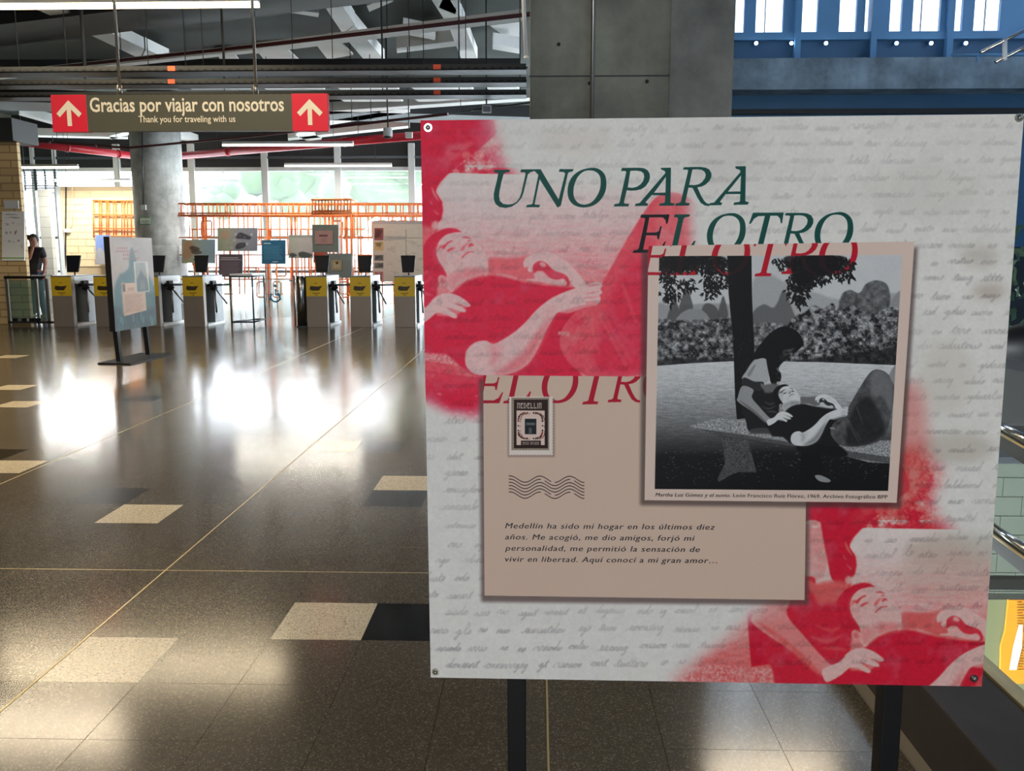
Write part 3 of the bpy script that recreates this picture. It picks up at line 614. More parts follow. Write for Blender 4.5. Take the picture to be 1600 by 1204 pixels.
# ------------------------------------------------------------------ setting: floor
CEIL = 5.75
fl = MB()
X0, X1, YB, YF = -17.0, 1.06, -9.0, 29.0
fl.box((X0, YB, -.35), (X1, 9.0, -.008)).box((X0, 9.0, -.35), (9, YF, -.008))
floor = st(fl.build('floor', M['joint']))
def cell(x, y): p = Z(x, y); return (math.floor((p.x-TX)/TW), math.floor((p.y-TY)/TD))
special = {}
for (x, y, k) in ((137,1032,'w'), (20,1085,'k'), (510,970,'w'), (620,970,'k'), (175,774,'g'), (222,802,'w'), (635,753,'w'), (618,777,'g'), (523,696,'w'), (600,697,'g'), (226,625,'g'),
                  (26,608,'w'), (28,634,'w'), (16,710,'k'), (4,720,'w'), (10,556,'w')): special[cell(x, y)] = k
def tilebox(m, i, j, top=0.0):
    a, b = TX+i*TW, TY+j*TD; e = .0007
    m.box((a+e, b+e, -.0075), (a+TW-e, b+TD-e, top))
def visible(i, j):
    xc, yc = TX+(i+.5)*TW, TY+(j+.5)*TD
    if yc < 1.75 or xc > 1.02: return False
    d = Vector((xc, yc, -H)); z = d.dot(_f); px, py = 800+F*d.dot(_r)/z, 602-F*d.dot(_u)/z
    if px < -60 or px > 1660 or py > 1290: return False
    if 690 < px < 1500 and py < 1010: return False
    return True
cells = [(i, j) for j in range(-3, 20) for i in range(-30, 6) if visible(i, j)]
cells.sort(key=lambda c: c[1]); near = set(cells[:270]) | {c for c in special}
base_me = {}
for (i, j) in sorted(near):
    k = {'w': 'tile_w', 'k': 'tile_k', 'g': 'tile_g'}.get(special.get((i, j)), 'floor')
    if k not in base_me:
        m = MB(); e = .0007; m.box((e, e, -.0075), (TW-e, TD-e, 0)); o = m.build('tile', M[k], floor); base_me[k] = o.data
    else: o = bpy.data.objects.new('tile', base_me[k]); C.objects.link(o); o.parent = floor
    o.location = (TX+i*TW, TY+j*TD, 0)
m = MB(); e = .0007
for j in range(int((YB-TY)/TD), int((YF-TY)/TD)):
    for i in range(int((X0-TX)/TW), 30):
        if (i, j) in near: continue
        a, b = TX+i*TW, TY+j*TD
        if b+TD < 9.0 and a+TW > X1: continue
        if a+TW > 9: continue
        m.quad([(a+e, b+e, 0), (a+TW-e, b+e, 0), (a+TW-e, b+TD-e, 0), (a+e, b+TD-e, 0)])
o = m.build('paving', M['floor'], floor); o['kind'] = 'stuff'
for p in ((0,1111), (0,756)):
    x = Z(*p).x; MB().box((x-.003, YB, -.007), (x+.003, YF, .0006)).build('divider_strip', M['brass'], floor)
MB().box((.035-.003, YB, -.007), (.035+.003, 9, .0006)).build('divider_strip', M['brass'], floor)
MB().box((X0, Z(300,891).y-.002, -.007), (X1, Z(300,891).y+.002, .0006)).build('divider_strip', M['brass'], floor)

# ------------------------------------------------------------------ setting: shell
YW = 29.0; YA = 16.0
st(MB().box((X0, YB, CEIL), (1.6, YW+.3, CEIL+.25)).box((1.6, YA+1.8, 5.05), (9.3, YW+.3, 5.2)).box((1.6, YA+.5, 5.05), (1.7, YW+.3, CEIL+.25)).build('ceiling', M['ceil']))
zt = Y(500, 262, YW).z
st(MB().box((X0, YW, zt), (9, YW+.25, CEIL)).build('wall_far_fascia', M['dark']))
st(MB().box((X0, YB-.3, -4.2), (-3, YB, 9)).box((1, YB-.3, -4.2), (14.3, YB, 9)).box((-3, YB-.3, -4.2), (1, YB, 1.0)).box((-3, YB-.3, 3.1), (1, YB, 9)).build('wall_back', M['conc']))
w4 = st(MB().box((-3.05, YB-.05, .95), (1.05, YB+.04, 1.0)).build('window_added_rear', M['grey']))  # added unseen window, put in to light the poster from the front
for (a, b, c, d) in ((-3.05, -3, 1, 3.1), (1, 1.05, 1, 3.1), (-1.03, -.97, 1, 3.1), (-3.05, 1.05, 3.1, 3.15)): MB().box((a, YB-.05, c), (b, YB+.04, d)).build('window_frame', M['grey'], w4)
MB().box((-3, YB-.2, 1), (1, YB-.19, 3.1)).build('pane', mat('frosted_pane', (225, 230, 232), .6), w4)
dl = bpy.data.lights.new('rear_fill_light', 'AREA'); dl.shape = 'RECTANGLE'; dl.size = 3.9; dl.size_y = 2.0; dl.energy = 490; dl.color = (.93, .96, 1.0)  # fill light for the poster, set in the added rear window
do = bpy.data.objects.new('rear_fill_light', dl); C.objects.link(do); do.location = (-1, YB-.1, 2.05); do.rotation_euler = (PI/2, 0, 0); do['kind'] = 'helper'
st(MB().box((X0-.3, YB, -.3), (X0, YW, CEIL)).build('wall_left', M['conc']))
# right atrium, higher; its paint colours include a bluish lens haze
st(MB().box((14, -9, -4), (14.3, YA+1.8, 7.5)).box((14, -9, 8.3), (14.3, YA+1.8, 9)).build('wall_right', M['blued']))
w3 = st(MB().box((14, -9, 7.5), (14.3, YA+1.8, 7.6)).build('window_added_side', M['blue']))  # unseen opening, added so daylight brightens the pillar and poster
for k in range(17): MB().box((14.05, -9+k*1.6, 7.5), (14.25, -8.75+k*1.6, 8.35)).build('window_post', M['blue'], w3)
st(MB().box((1.2, -9, 8.8), (14.3, 16.3, 9.05)).build('ceiling_atrium', M['blued']))
st(MB().box((1.35, -9, CEIL), (1.6, 16, 8.8)).build('wall_atrium_upstand', M['blueconc']))
YA = 16.0
zq = lambda py, yy=YA: Y(1300, py, yy).z
st(MB().box((1.2, YA-.35, zq(145)), (14, YA+.6, zq(97))).build('wall_atrium_beam', M['blueconc']))
st(MB().box((1.2, YA+.2, zq(185)-2.2), (14, YA+.5, zq(145))).build('wall_atrium_lower', M['blued']))
st(MB().box((1.2, YA+.12, zq(176)), (14, YA+.2, zq(168))).build('trim_1', M['dark']))
st(MB().box((1.2, YA+.1, zq(97)), (14, YA+.4, zq(62))).build('wall_atrium_panel', M['blued']))
st(MB().box((1.2, YA-.02, zq(62)), (14, YA+.42, zq(50))).build('trim_2', M['blue']))
st(MB().box((1.2, YA+1.5, -4), (14.3, YA+1.8, zq(145))).build('wall_rear', M['dark']))
# clerestory posts between the bright openings
slots = [(1150,1164), (1182,1225), (1246,1279), (1313,1340), (1353,1360), (1367,1373), (1392,1411), (1428,1471), (1489,1506), (1524,1565)]+[(1600+k*46, 1600+k*46+26+8*(k%2)) for k in range(1, 13)]
edges = [1138]+[v for s_ in slots for v in s_]+[2330]
win = st(MB().box((1.2, YA+.2, 8.6), (14, YA+.4, 8.8)).build('window_1', M['blue']))
for k in range(0, len(edges), 2):
    a, b = Y(edges[k], 30, YA).x, Y(edges[k+1], 30, YA).x
    MB().box((a, YA+.05, zq(50)), (b, YA+.13, 8.7)).build('window_post', M['blue'], win)
MB().box((1.2, YA+.15, zq(50)), (14, YA+.16, 8.7)).build('window_pane', mat('dimming_glass', (60, 62, 64), .1, alpha=.62), win)  # dark pane added to dim the sky light coming through the clerestory
for (x, wd) in ((1200,1), (1258,1), (1447,1), (1548,1)):
    a = Y(x, 30, YA).x; MB().box((a-.006, YA+.2, zq(50)), (a+.006, YA+.24, 8.7)).build('window_bar', M['blued'], win)
for x in (1245, 1363, 1482):
    a = Y(x, 60, YA).x; MB().box((a-.05, YA-.08, zq(97)), (a+.05, YA+.05, 8.7)).build('window_column', M['blue'], win)
lampm = mat('small_spot_lamp', (255, 255, 255), .4, emit=(235, 245, 255), estr=14)
for x in (1181, 1236, 1290, 1400, 1454, 1508):
    p = Y(x, 68, YA-.02); t = thing('spot_lamp', {1181: 'small lit spot lamp below the clerestory, nearest the concrete pillar', 1236: 'small lit spot lamp below the clerestory, second from the concrete pillar', 1290: 'small lit spot lamp below the clerestory, third from the concrete pillar', 1400: 'small lit spot lamp below the clerestory, fourth from the concrete pillar', 1454: 'small lit spot lamp below the clerestory, fifth from the concrete pillar', 1508: 'small lit spot lamp below the clerestory, closest to the stair handrail'}[x], 'lamp', p, 'spot lamps in a row under the clerestory')
    MB().tube([p+Vector((0, .1, .02)), p+Vector((0, -.02, 0))], .035, 10).build('housing', M['blue'], t)
    MB().blob(p+Vector((0, -.03, 0)), .03, rings=6, seg=8).build('bulb', lampm, t)
# upper stair handrail
t = thing('stair_handrail', 'pale metal double handrail climbing beyond the blue atrium beam', 'handrail', Y(1560, 80, 12))
for (a, b) in (((1532,82), (1680,8)), ((1555,97), (1690,30))):
    MB().tube([Y(*a, 12), Y(*b, 12)], .022, 10).build('rail', M['chrome'], t)
MB().tube([Y(1570,62,12), Y(1570,94,12)], .03, 8).build('post', M['grey'], t)
MB().tube([Y(1487,86,15.4), Y(1660,84,15.4)], .02, 8).build('lower_rail', M['blue'], t)
MB().tube([Y(1527,86,15.4), Y(1527,97,15.4)], .02, 8).build('lower_post', M['blue'], t)

# concrete pillar with conduit
YC = 5.6
pl_, pr = Y(828, 90, YC).x, Y(1146, 90, YC).x
pil = st(MB().box((pl_, YC, 0), (pr, YC+.9, 9)).build('pillar', M['conc'], bevel=.012))
zj = [Y(900, y_, YC).z for y_ in (117, 49)]
for z_ in (Y(900, 119, YC).z, Y(900, 119, YC).z-1.2, Y(900, 119, YC).z+1.2):
    MB().box((pl_-.002, YC-.004, z_-.004), (pr+.002, YC+.01, z_+.004)).build('form_line', M['dark'], pil)
xm = Y(1047, 90, YC).x
MB().box((xm, YC-.006, 0), (pr-.001, YC+.01, 9)).build('pillar_face', concrete('lighter_concrete', (124, 124, 118)), pil)
for (x, y_) in ((1011,127), (873,69), (921,130)):
    p = Y(x, y_, YC-.007); MB().tube([p+Vector((0, .004, 0)), p], .011, 10).build('tie_hole', M['black'], pil)
xc = Y(926, 60, YC).x
t = thing('conduit', 'thin grey metal conduit running up the square concrete pillar', 'pipe', (xc, YC-.02, .9))
MB().tube([(xc, YC-.02, .9), (xc, YC-.02, 5.7)], .013, 10).build('tube', M['steel'], t)
for z_ in (3.02, 4.6): MB().box((xc-.03, YC-.012, z_-.012), (xc+.03, YC-.001, z_+.012)).build('clip', M['steel'], t)

# left brick wall, dark beam over it
YL = 16.75
bx_ = Y(36, 350, YL).x
st(MB().box((X0, YL, 0), (bx_, YL+.1, Y(20, 222, YL).z)).build('wall_brick', M['brick']))
st(MB().box((X0, YL-.25, Y(20, 222, YL).z), (Y(31, 200, YL).x, YL+.6, Y(20, 187, YL).z)).build('wall_brick_beam', M['dark']))
for i in range(9):
    z_ = Y(20, 187, YL).z
# beige block wall behind the turnstiles at the left
YG = 26.6
g0, g1 = Y(96, 350, YG).x, Y(262, 350, YG).x
wb = st(MB().box((g0, YG, 0), (g1, YG+.3, Y(150, 291, YG).z)).build('wall_beige', M['mortar']))
def laid(parent, xa, xb, za, zb, y_, bw, bh, m, name, gap=.01, d=.02):
    me = None; r = 0; z_ = za
    while z_+bh <= zb+.01:
        x = xa-(bw/2 if r % 2 else 0)
        while x < xb-.02:
            a, b = max(x, xa), min(x+bw, xb)
            if b-a > bw-.001 and me: o = bpy.data.objects.new(name, me); C.objects.link(o); o.parent = parent; o.location = (a, y_, z_)
            elif b-a > .06:
                o = MB().box((gap/2, -d, gap/2), (b-a-gap/2, .0, bh-gap/2)).build(name, m, None); o.parent = parent; o.location = (a, y_, z_)
                if b-a > bw-.001: me = o.data
            x += bw
        z_ += bh; r += 1
laid(wb, g0, g1, .95, Y(150, 291, YG).z, YG, .48, .205, M['beige'], 'block', .012)
gw = Y(62, 350, YG-.6).x
st(MB().box((gw, YG-.6, 0), (g0, YG-.4, Y(70, 296, YG-.6).z)).build('wall_grey_panel', brickmat('grey_panel', (186, 188, 184), (180, 182, 178), (160, 160, 158), 2, .3)))
st(MB().box((g0-.06, YG-.08, 0), (g0+.06, YG, Y(96,291,YG).z)).build('trim_3', M['grey']))
t = thing('wall_conduit', 'thin pipes with junction box down the beige block wall', 'pipe', Y(112, 400, YG-.05))
MB().tube([Y(113,292,YG-.05), Y(112,352,YG-.05), Y(104,360,YG-.05)], .025, 6).build('pipe', M['beige'], t)
MB().tube([Y(103,292,YG-.05), Y(102,430,YG-.05)], .02, 6).build('pipe', M['dark'], t)
MB().box(Y(100,357,YG-.12), Y(112,363,YG)).build('junction_box', M['grey'], t)

# far glazed wall: mullions, transoms, panes
W2 = st(MB().box((X0, YW-.05, zt-.1), (9, YW+.1, zt+.02)).build('window_2', M['grey']))
mull = [36, 60, 94, 190, 305, 418, 531, 645, 760, 880, 1000, 1120, 1240, 1360, 1480]
for x in mull:
    a = Y(x, 350, YW).x; wd = .1 if x > 94 else .05; MB().box((a-wd, YW-.12, 0), (a+wd, YW+.02, zt+ .75)).build('mullion', M['grey'], W2)
for z_ in (Y(500, 246, YW).z, Y(500, 371, YW).z, Y(500, 424, YW).z): MB().box((X0, YW-.08, z_-.04), (9, YW-.02, z_+.04)).build('transom', M['steel_d'], W2)
for a, b in zip(mull[3:-1], mull[4:]):
    MB().box((Y(a, 350, YW).x+.1, YW-.045, .05), (Y(b, 350, YW).x-.1, YW-.035, zt)).build('pane', M['glass'], W2)
# louvre grid at top left of the opening
t = MB()
for k in range(9): z_ = Y(60, 262+k*4, YW-1.5).z; t.box((Y(38, 270, YW-1.5).x, YW-1.5, z_-.012), (Y(88, 270, YW-1.5).x, YW-1.44, z_+.012))
for k in (38, 54, 56, 70, 86): a = Y(k, 270, YW-1.5).x; t.box((a-.02, YW-1.52, Y(60, 298, YW-1.5).z), (a+.02, YW-1.46, Y(60, 262, YW-1.5).z))
[t.box((Y(k,270,YW-1.5).x-.01, YW-1.5, Y(60,262,YW-1.5).z), (Y(k,270,YW-1.5).x+.01, YW-1.48, CEIL)) for k in (38, 86)]
lv = thing('window_louvre', 'dark metal louvre grid above the left exit opening', 'louvre', Y(60, 298, YW-1.5)); t.build('slat_grid', M['steel_d'], lv, kind='stuff')

# ------------------------------------------------------------------ outside
st(MB().box((-90, YW+.3, -1.2), (90, 140, -1.0)).build('ground_outside', mat('pale_paving', (190, 188, 180), .9)))
pale = mat('pale_render', (120, 120, 118), .9); pane_m = mat('far_window_glass', (30, 34, 42), .3); roof_m = mat('pale_roof', (86, 80, 76), .9)
def house(px0, px1, ptop, yy, wins, label, gable=False, m=None):
    a, b = Y(px0, ptop, yy), Y(px1, ptop, yy); t = thing('building', label, 'building', (a.x, yy, -1))
    MB().box((a.x, yy, -1), (b.x, yy+8, a.z)).build('wall', m or pale, t)
    r = MB()
    if gable:
        c = (a.x+b.x)/2; r.hexa([(a.x-.6, yy-.5, a.z), (b.x+.6, yy-.5, a.z), (b.x+.6, yy+8, a.z), (a.x-.6, yy+8, a.z), (a.x-.6, yy-.5, a.z+.2), (b.x+.6, yy-.5, a.z+1.9), (b.x+.6, yy+8, a.z+1.9), (a.x-.6, yy+8, a.z+.2)])
    else: r.box((a.x-.3, yy-.3, a.z), (b.x+.3, yy+8, a.z+.35))
    r.build('roof', roof_m, t)
    for (x0, y0, x1, y1) in wins:
        p, q = Y(x0, y0, yy), Y(x1, y1, yy); f = MB().box((p.x, yy-.12, p.z), (q.x, yy+.05, q.z)).build('window', pale, t)
        MB().box((p.x+.15, yy-.14, q.z+.12), (q.x-.15, yy-.11, p.z-.12)).build('pane', pane_m, f)
house(352, 416, 282, 62, [(360,288,381,299), (384,287,394,299), (395,287,406,299)], 'pale house with three windows and sloping roof beyond the glass', True)
house(300, 345, 268, 84, [(312,290,332,298)], 'pale block with one wide window, beside the column outside')
house(425, 520, 300, 76, [(436,309,452,316), (470,309,486,316)], 'long low pale building behind the orange grid outside')
house(36, 70, 300, 45, [(47,320,62,345), (40,370,50,385)], 'white building with blue window outside the left opening')
house(590, 700, 296, 75, [(600,300,618,308), (630,300,645,308)], 'pale building behind trees at the poster side of the glass')
leafm = mat('outdoor_foliage', (58, 74, 46), .9, noise=.3, nscale=1.5); barkm = mat('bark', (110, 96, 80), .9)
def tree(px, py, yy, r, label):
    c = Y(px, py, yy); t = thing('tree', label, 'tree', (c.x, yy, -1))
    MB().tube([(c.x, yy, -1), (c.x+.1, yy, c.z)], [.22, .12], 8).build('trunk', barkm, t)
    m = MB()
    for k in range(9):
        a = random.uniform(0, 2*PI); d = random.uniform(0, .7)*r; m.blob((c.x+math.cos(a)*d, yy+math.sin(a)*d*.8, c.z+random.uniform(-.5, .6)*r), r*random.uniform(.4, .6), rings=7, seg=9, jit=.12)
    m.build('crown', leafm, t)
for k, a in enumerate(((430,296,48,1.6,'low pale tree seen left of the middle mullion'), (480,285,55,2.4,'pale tree between the two middle mullions'), (560,290,59,2.6,'rounded pale tree right of the third mullion'), (615,285,54,2.8,'tall pale tree next to the poster edge outside'), (350,318,42,1.0,'small shrubby tree behind the grey picture board'), (535,330,40,1.5,'pale low tree behind the pink card board'))): tree(*a)

# ------------------------------------------------------------------ stair edge at the right
zc = .185
st(MB().box((X1, YB, -.35), (X1+.21, 8.8, zc)).build('wall_curb', M['curb'], bevel=.006))
ch = st(MB().box((X1+.212, YB, -.35), (X1+.26, 8.8, zc+.005)).build('trim_4', M['brass']))
t = thing('glass_balustrade', 'clear glass balustrade standing in a brass channel beside the stair', 'balustrade', (X1+.236, 2, zc))
MB().box((X1+.23, -2, zc-.1), (X1+.242, 8.7, zc+.86)).build('glass_panel', mat('balustrade_glass', (200, 215, 210), .04, alpha=.08), t)
ws = st(MB().box((X1+.26, 6.62, -4), (8, 6.9, Y(1580, 716, 6.6).z)).build('wall_stair', M['wt2']))
laid(ws, Y(1440, 800, 6.6).x, Y(1760, 800, 6.6).x, Y(1580, 716, 6.6).z-.15*10, Y(1580, 716, 6.6).z, 6.62, .3, .15, M['wt1'], 'tile', .006, .012)
st(MB().box((X1-.1, YB, -4.2), (14.3, YA+1.8, -4)).build('floor_lower', M['joint']))
st(MB().box((X1+.26, 6.55, Y(1580, 722, 6.6).z), (8, 6.95, Y(1580, 712, 6.6).z)).build('trim_5', M['steel_d']))
t = thing('escalator_handrail', 'pair of chrome and black handrails descending past the tiled stair wall', 'handrail', Y(1580, 690, 3.2))
for (a, b, c, d) in (((1520,642), (1640,706), 3.6, 2.7), ((1520,800), (1640,884), 3.6, 2.7)):
    p, q = Y(*a, c), Y(*b, d); dz = Vector((0, 0, -.038))
    MB().tube([p, q], .014, 12).build('rail', M['chrome'], t); MB().bar(p+dz*1.15, q+dz*1.15, .05, .05).build('rubber_grip', M['black'], t); MB().tube([p+dz*.5+Vector((-.02, 0, 0)), q+dz*.5+Vector((-.02, 0, 0))], .006, 8).build('trim_strip', M['brass'], t)
o = MB().box(Y(1500, 904, 4.6), Y(1700, 916, 4.66)).build('cross_bar', M['black']); tag(o, 'flat black bar across the pale tiled stair wall', 'bar')
# yellow notice on the escalator side
t = thing('warning_panel', 'yellow notice sheet with white arrow on the escalator end panel', 'sign', Y(1580, 1000, 3.9))
MB().box(Y(1510, 936, 3.92), Y(1720, 1075, 4.0)).build('backing_panel', mat('olive_panel', (96, 100, 70), .4), t)
ym = [Y(1576,937,3.9), Y(1720,937,3.9), Y(1720,1068,3.9), Y(1563,1068,3.9), Y(1564,1010,3.9), Y(1571,985,3.9)]
m = MB(); m.quad([p for p in ym][::-1]); m.v += [p+Vector((0, .012, 0)) for p in ym]; m.f.append((6, 7, 8, 9, 10, 11)[::1])
for k in range(6): m.f.append((5-k, 5-(k+1) % 6, 6+(k+1) % 6, 6+k))
m.build('yellow_sheet', mat('yellow_sheet', (186, 118, 8), .5), t)
m = MB()
for k in range(26): z_ = Y(1590, 942+k*4.2, 3.89); m.box((z_.x, 3.893, z_.z-.0016), (z_.x+random.uniform(.02, .04), 3.897, z_.z+.0016))
m.build('print_lines', mat('notice_print', (170, 130, 20), .6), t, kind='stuff')
m = MB(); P_ = lambda x, y_: Y(x, y_, 3.893)
m.quad([P_(1592,976), P_(1598,976), P_(1597,1010), P_(1588,1046), P_(1577,1046), P_(1583,1010)][::-1]); m.build('white_arrow', M['white'], t)
# dark things in the gap right of the board
o = MB().box(Y(1540, 520, 6.5), Y(1700, 655, 6.8)).build('machine_cabinet', M['dark'], bevel=.02); tag(o, 'dark cabinet showing in the gap beside the large board', 'cabinet')
o = MB().blob(Y(1620, 535, 6.3), .28, (1.2, .6, .5)).build('rubber_dome', M['black']); tag(o, 'black rounded rubber hood seen in the gap beside the large board', 'hood')
t = thing('leafy_plant', 'dark leafy plant standing in the gap at the right frame edge', 'plant', Y(1610, 560, 8.2))
m = MB(); c = Y(1610, 430, 8.2)
for k in range(150):
    a = random.uniform(0, 2*PI); r = random.uniform(.1, .45); p = c+Vector((math.cos(a)*r, math.sin(a)*.25, random.uniform(-.9, .55))); q = p+Vector((random.uniform(-.14, .14), random.uniform(-.05, .05), random.uniform(-.14, .1))); n_ = Vector((random.uniform(-.03, .03), 0, .035)); m.quad([p, (p+q)/2+n_, q, (p+q)/2-n_])
m.build('foliage', mat('dark_green_leaf', (40, 66, 44), .5), t, kind='stuff'); MB().tube([Y(1610, 560, 8.2), c], .03, 8).build('stem', barkm, t)

# ------------------------------------------------------------------ overhead: beams, pipes, trays, lamps
beamst = thing('ceiling_frame', 'pale steel beams crossing diagonally under the dark ceiling', 'beam', Z(500, 60, CEIL-.1))
def cbeam(a, b, wpx, z_=5.35, h=.22, m='beam', name='beam'):
    p, q = Z(*a, z_), Z(*b, z_); mid = (p+q)/2
    l = math.hypot(a[0]-b[0], a[1]-b[1]); nx, ny = -(b[1]-a[1])/l*wpx/2, (b[0]-a[0])/l*wpx/2
    c = [Z(a[0]+nx, a[1]+ny, z_), Z(a[0]-nx, a[1]-ny, z_), Z(b[0]-nx, b[1]-ny, z_), Z(b[0]+nx, b[1]+ny, z_)]
    if (c[1]-c[0]).cross(c[2]-c[1]).z < 0: c = c[::-1]
    return MB().hexa(c+[v+Vector((0, 0, h)) for v in c]).build(name, M[m], beamst)
for a in (((505,-14), (545,45), 24), ((545,47), (592,102), 24), ((105,28), (222,84), 17), ((638,162), (664,185), 18), ((712,36), (735,96), 24), ((480,-60), (505,-14), 30), ((20,-10), (105,28), 15),
          ((620,79), (722,67), 8), ((630,50), (680,60), 6), ((405,9), (498,24), 6), ((690,2), (715,12), 22), ((575,14), (612,-2), 10), ((770,73), (812,80), 8), ((225,83), (262,100), 14), ((650,-60), (712,36), 24), ((-40,-30), (20,-10), 15),
          ((172,215), (232,200), 6, 4.9), ((232,200), (330,232), 8, 4.9), ((20,212), (200,216), 3, 4.9), ((30,178), (110,200), 4, 4.9), ((450,218), (640,198), 4, 4.9), ((515,176), (830,155), 5, 4.9), ((515,192), (640,172), 7, 4.9), ((280,222), (350,232), 7, 4.9), ((465,205), (500,222), 14, 4.9)):
    cbeam(*a)
slab = thing('ceiling_panel', 'lighter ceiling panels showing through between the dark beams', 'panel', Z(420, 85, CEIL-.05))
def cpoly(pts, z_=5.68, m='beam'):
    c = [Z(*p, z_) for p in pts]; 
    if sum((c[i].x*c[(i+1) % len(c)].y-c[(i+1) % len(c)].x*c[i].y) for i in range(len(c))) < 0: c = c[::-1]
    n = len(c); mb = MB(); mb.v = c+[v+Vector((0, 0, .04)) for v in c]; mb.f = [tuple(range(n))[::-1], tuple(range(n, 2*n))]+[(i, (i+1) % n, n+(i+1) % n, n+i) for i in range(n)]
    return mb.build('panel', M[m], slab)
for p in ([(335,78),(360,76),(380,103),(350,103)], [(395,72),(440,69),(470,97),(420,102)], [(490,65),(525,60),(552,86),(512,93)], [(240,98),(258,96),(282,105),(262,105)], [(765,40),(812,34),(812,62),(790,58)], [(0,45),(22,54),(0,56)], [(60,45),(72,52),(50,56),(30,44)], [(205,15),(270,14),(262,28),(232,28)],
          [(262,10),(270,24),(252,18)], [(130,100),(150,101),(155,107),(128,107)]): cpoly(p)
# long joist row of pale underside panels behind the trays
for (y0, y1, dx) in ((133,140,0), (152,159,6)):
    x = -60
    while x < 815:
        x2 = min(x+104, 812); cpoly([(x+dx, y0), (x2+dx-12, y0-.5), (x2+dx, y1-.5), (x+dx+12, y1)], 4.95); x += 116
for a in (((-60,116), (812,114), 5, 4.9, .25, 'dark'),): cbeam(*a)
# big cross girders of the ceiling (dark)
for a in (((-40,60), (820,-40), 34, 5.3, .3, 'dark'), ((0,165), (830,190), 14, 4.9, .3, 'dark')): cbeam(*a)
# cable trays
traym = mat('perforated_tray', (40, 43, 45), .5, .4)
for k, (py, yy) in enumerate(((111,12.2), (131,12.9), (150,13.6))):
    z_ = Y(400, py, yy).z; xa, xb = Y(-60, py, yy).x, Y(822, py, yy).x
    t = thing('cable_tray', ('topmost of three long perforated cable trays below the ceiling', 'middle of three long perforated cable trays below the ceiling', 'lowest in view of three long perforated cable trays, above the hanging sign')[k], 'cable tray', ((xa+xb)/2, yy, z_), 'cable trays')
    MB().box((xa, yy, z_), (xb, yy+.35, z_+.012)).build('tray_floor', traym, t)
    MB().box((xa, yy, z_), (xb, yy+.01, z_+.075)).build('tray_side', traym, t); MB().box((xa, yy+.34, z_), (xb, yy+.35, z_+.075)).build('tray_side', traym, t)
    m = MB(); x = xa
    while x < xb: m.box((x, yy-.003, z_+.015), (x+.05, yy, z_+.035)); x += .11
    m.build('slots', M['black'], t, kind='stuff')
    for j in range(3): MB().tube([(xa, yy+.08+j*.09, z_+.035), (xb, yy+.08+j*.09, z_+.035)], .022, 6).build('cable', M['black'], t)
    for px in ((268, 683) if k < 2 else (683,)):
        a = Y(px, py, yy).x; MB().box((a-.05, yy-.006, z_+.008), (a+.05, yy-.002, z_+.07)).build('orange_tag', M['orange2'], t)
    for px in (125, 345, 595, 716, 812):
        a = Y(px, py, yy).x; MB().tube([(a, yy+.17, z_), (a, yy+.17, CEIL)], .008, 6).build('hanger_rod', M['dark'], t)
# sprinkler pipes
def pipe(pts, z_, r, m, label, name='pipe', hang=()):
    P = [Z(*p, z_) for p in pts]; t = thing('overhead_pipe', label, 'pipe', P[0]); MB().tube(P, r, 12).build('pipe_run', M[m], t)
    for h in hang: q = Z(*h, z_); MB().tube([q, (q.x, q.y, CEIL)], .008, 6).build('hanger_rod', M['dark'], t)
    for u in (.3, .7):
        q = P[0].lerp(P[1], u); d = (P[1]-P[0]).normalized()*.04; MB().tube([q-d, q+d], r*1.18, 12).build('coupling', M[m], t)
    return t
pipe([(36,222), (240,247)], 4.25, .105, 'red', 'thick red sprinkler pipe running from brick wall to round column', hang=((90,228),))
pipe([(240,247), (700,208)], 4.25, .105, 'red', 'thick red sprinkler pipe running from round column to the large board', hang=((340,240), (560,222)))
pipe([(-60,121), (400,72), (830,22)], 4.75, .03, 'maroon', 'thin dark red pipe slanting across the upper ceiling', hang=((190,95), (290,85), (400,72), (605,48)))
pipe([(20,218), (200,231), (420,210), (700,178)], 4.0, .028, 'maroon', 'thin maroon pipe bending just below the hanging sign', hang=((420,210), (550,196), (580,192)))
pipe([(560,196), (830,160)], 4.65, .02, 'dark', 'thin dark pipe ending at the concrete pillar', hang=((720,174),))
b = cbeam((-60,128), (400,80), 5, 4.85, .1); b = cbeam((400,80), (815,29), 8, 4.85, .1)
# lamps
tube_m = mat('fluorescent_tube', (255, 250, 240), .4, emit=(255, 226, 180), estr=9)
tube_w = mat('cool_fluorescent_tube', (255, 255, 250), .4, emit=(255, 246, 225), estr=7)
def lamp(a, b, z_, wd, label, power, m=tube_m, col=(1, .82, .55), on=True, warm=True):
    p, q = Z(*a, z_), Z(*b, z_); ym_ = (p.y+q.y)/2; p, q = Vector((p.x*ym_/p.y, ym_, z_)), Vector((q.x*ym_/q.y, ym_, z_)); mid = (p+q)/2
    t = thing('linear_lamp', label, 'lamp', mid, 'linear ceiling lamps')
    MB().bar(p+Vector((0, 0, wd*.6)), q+Vector((0, 0, wd*.6)), wd, wd*.7).build('housing', M['grey'], t)
    MB().bar(p, q, wd*.8, wd*.5).build('diffuser', m if on else M['white'], t)
    for u in (.15, .85): r = p.lerp(q, u); MB().tube([r+Vector((0, 0, wd)), (r.x, r.y, CEIL)], .006, 6).build('hanger_rod', M['dark'], t)
    if power:
        ld = bpy.data.lights.new('lamp_light', 'AREA'); ld.shape = 'RECTANGLE'; ld.size = (q-p).length; ld.size_y = wd*1.3; ld.energy = power; ld.color = col
        lo = bpy.data.objects.new('lamp_light', ld); C.objects.link(lo); lo.parent = t; lo.location = (0, 0, -wd*.4); lo.rotation_euler = (0, 0, math.atan2((q-p).y, (q-p).x)); lo['kind'] = 'helper'
    return t
lamp((-90,12), (404,6), 4.48, .11, 'long warm lit tube lamp across the upper left edge', 95)
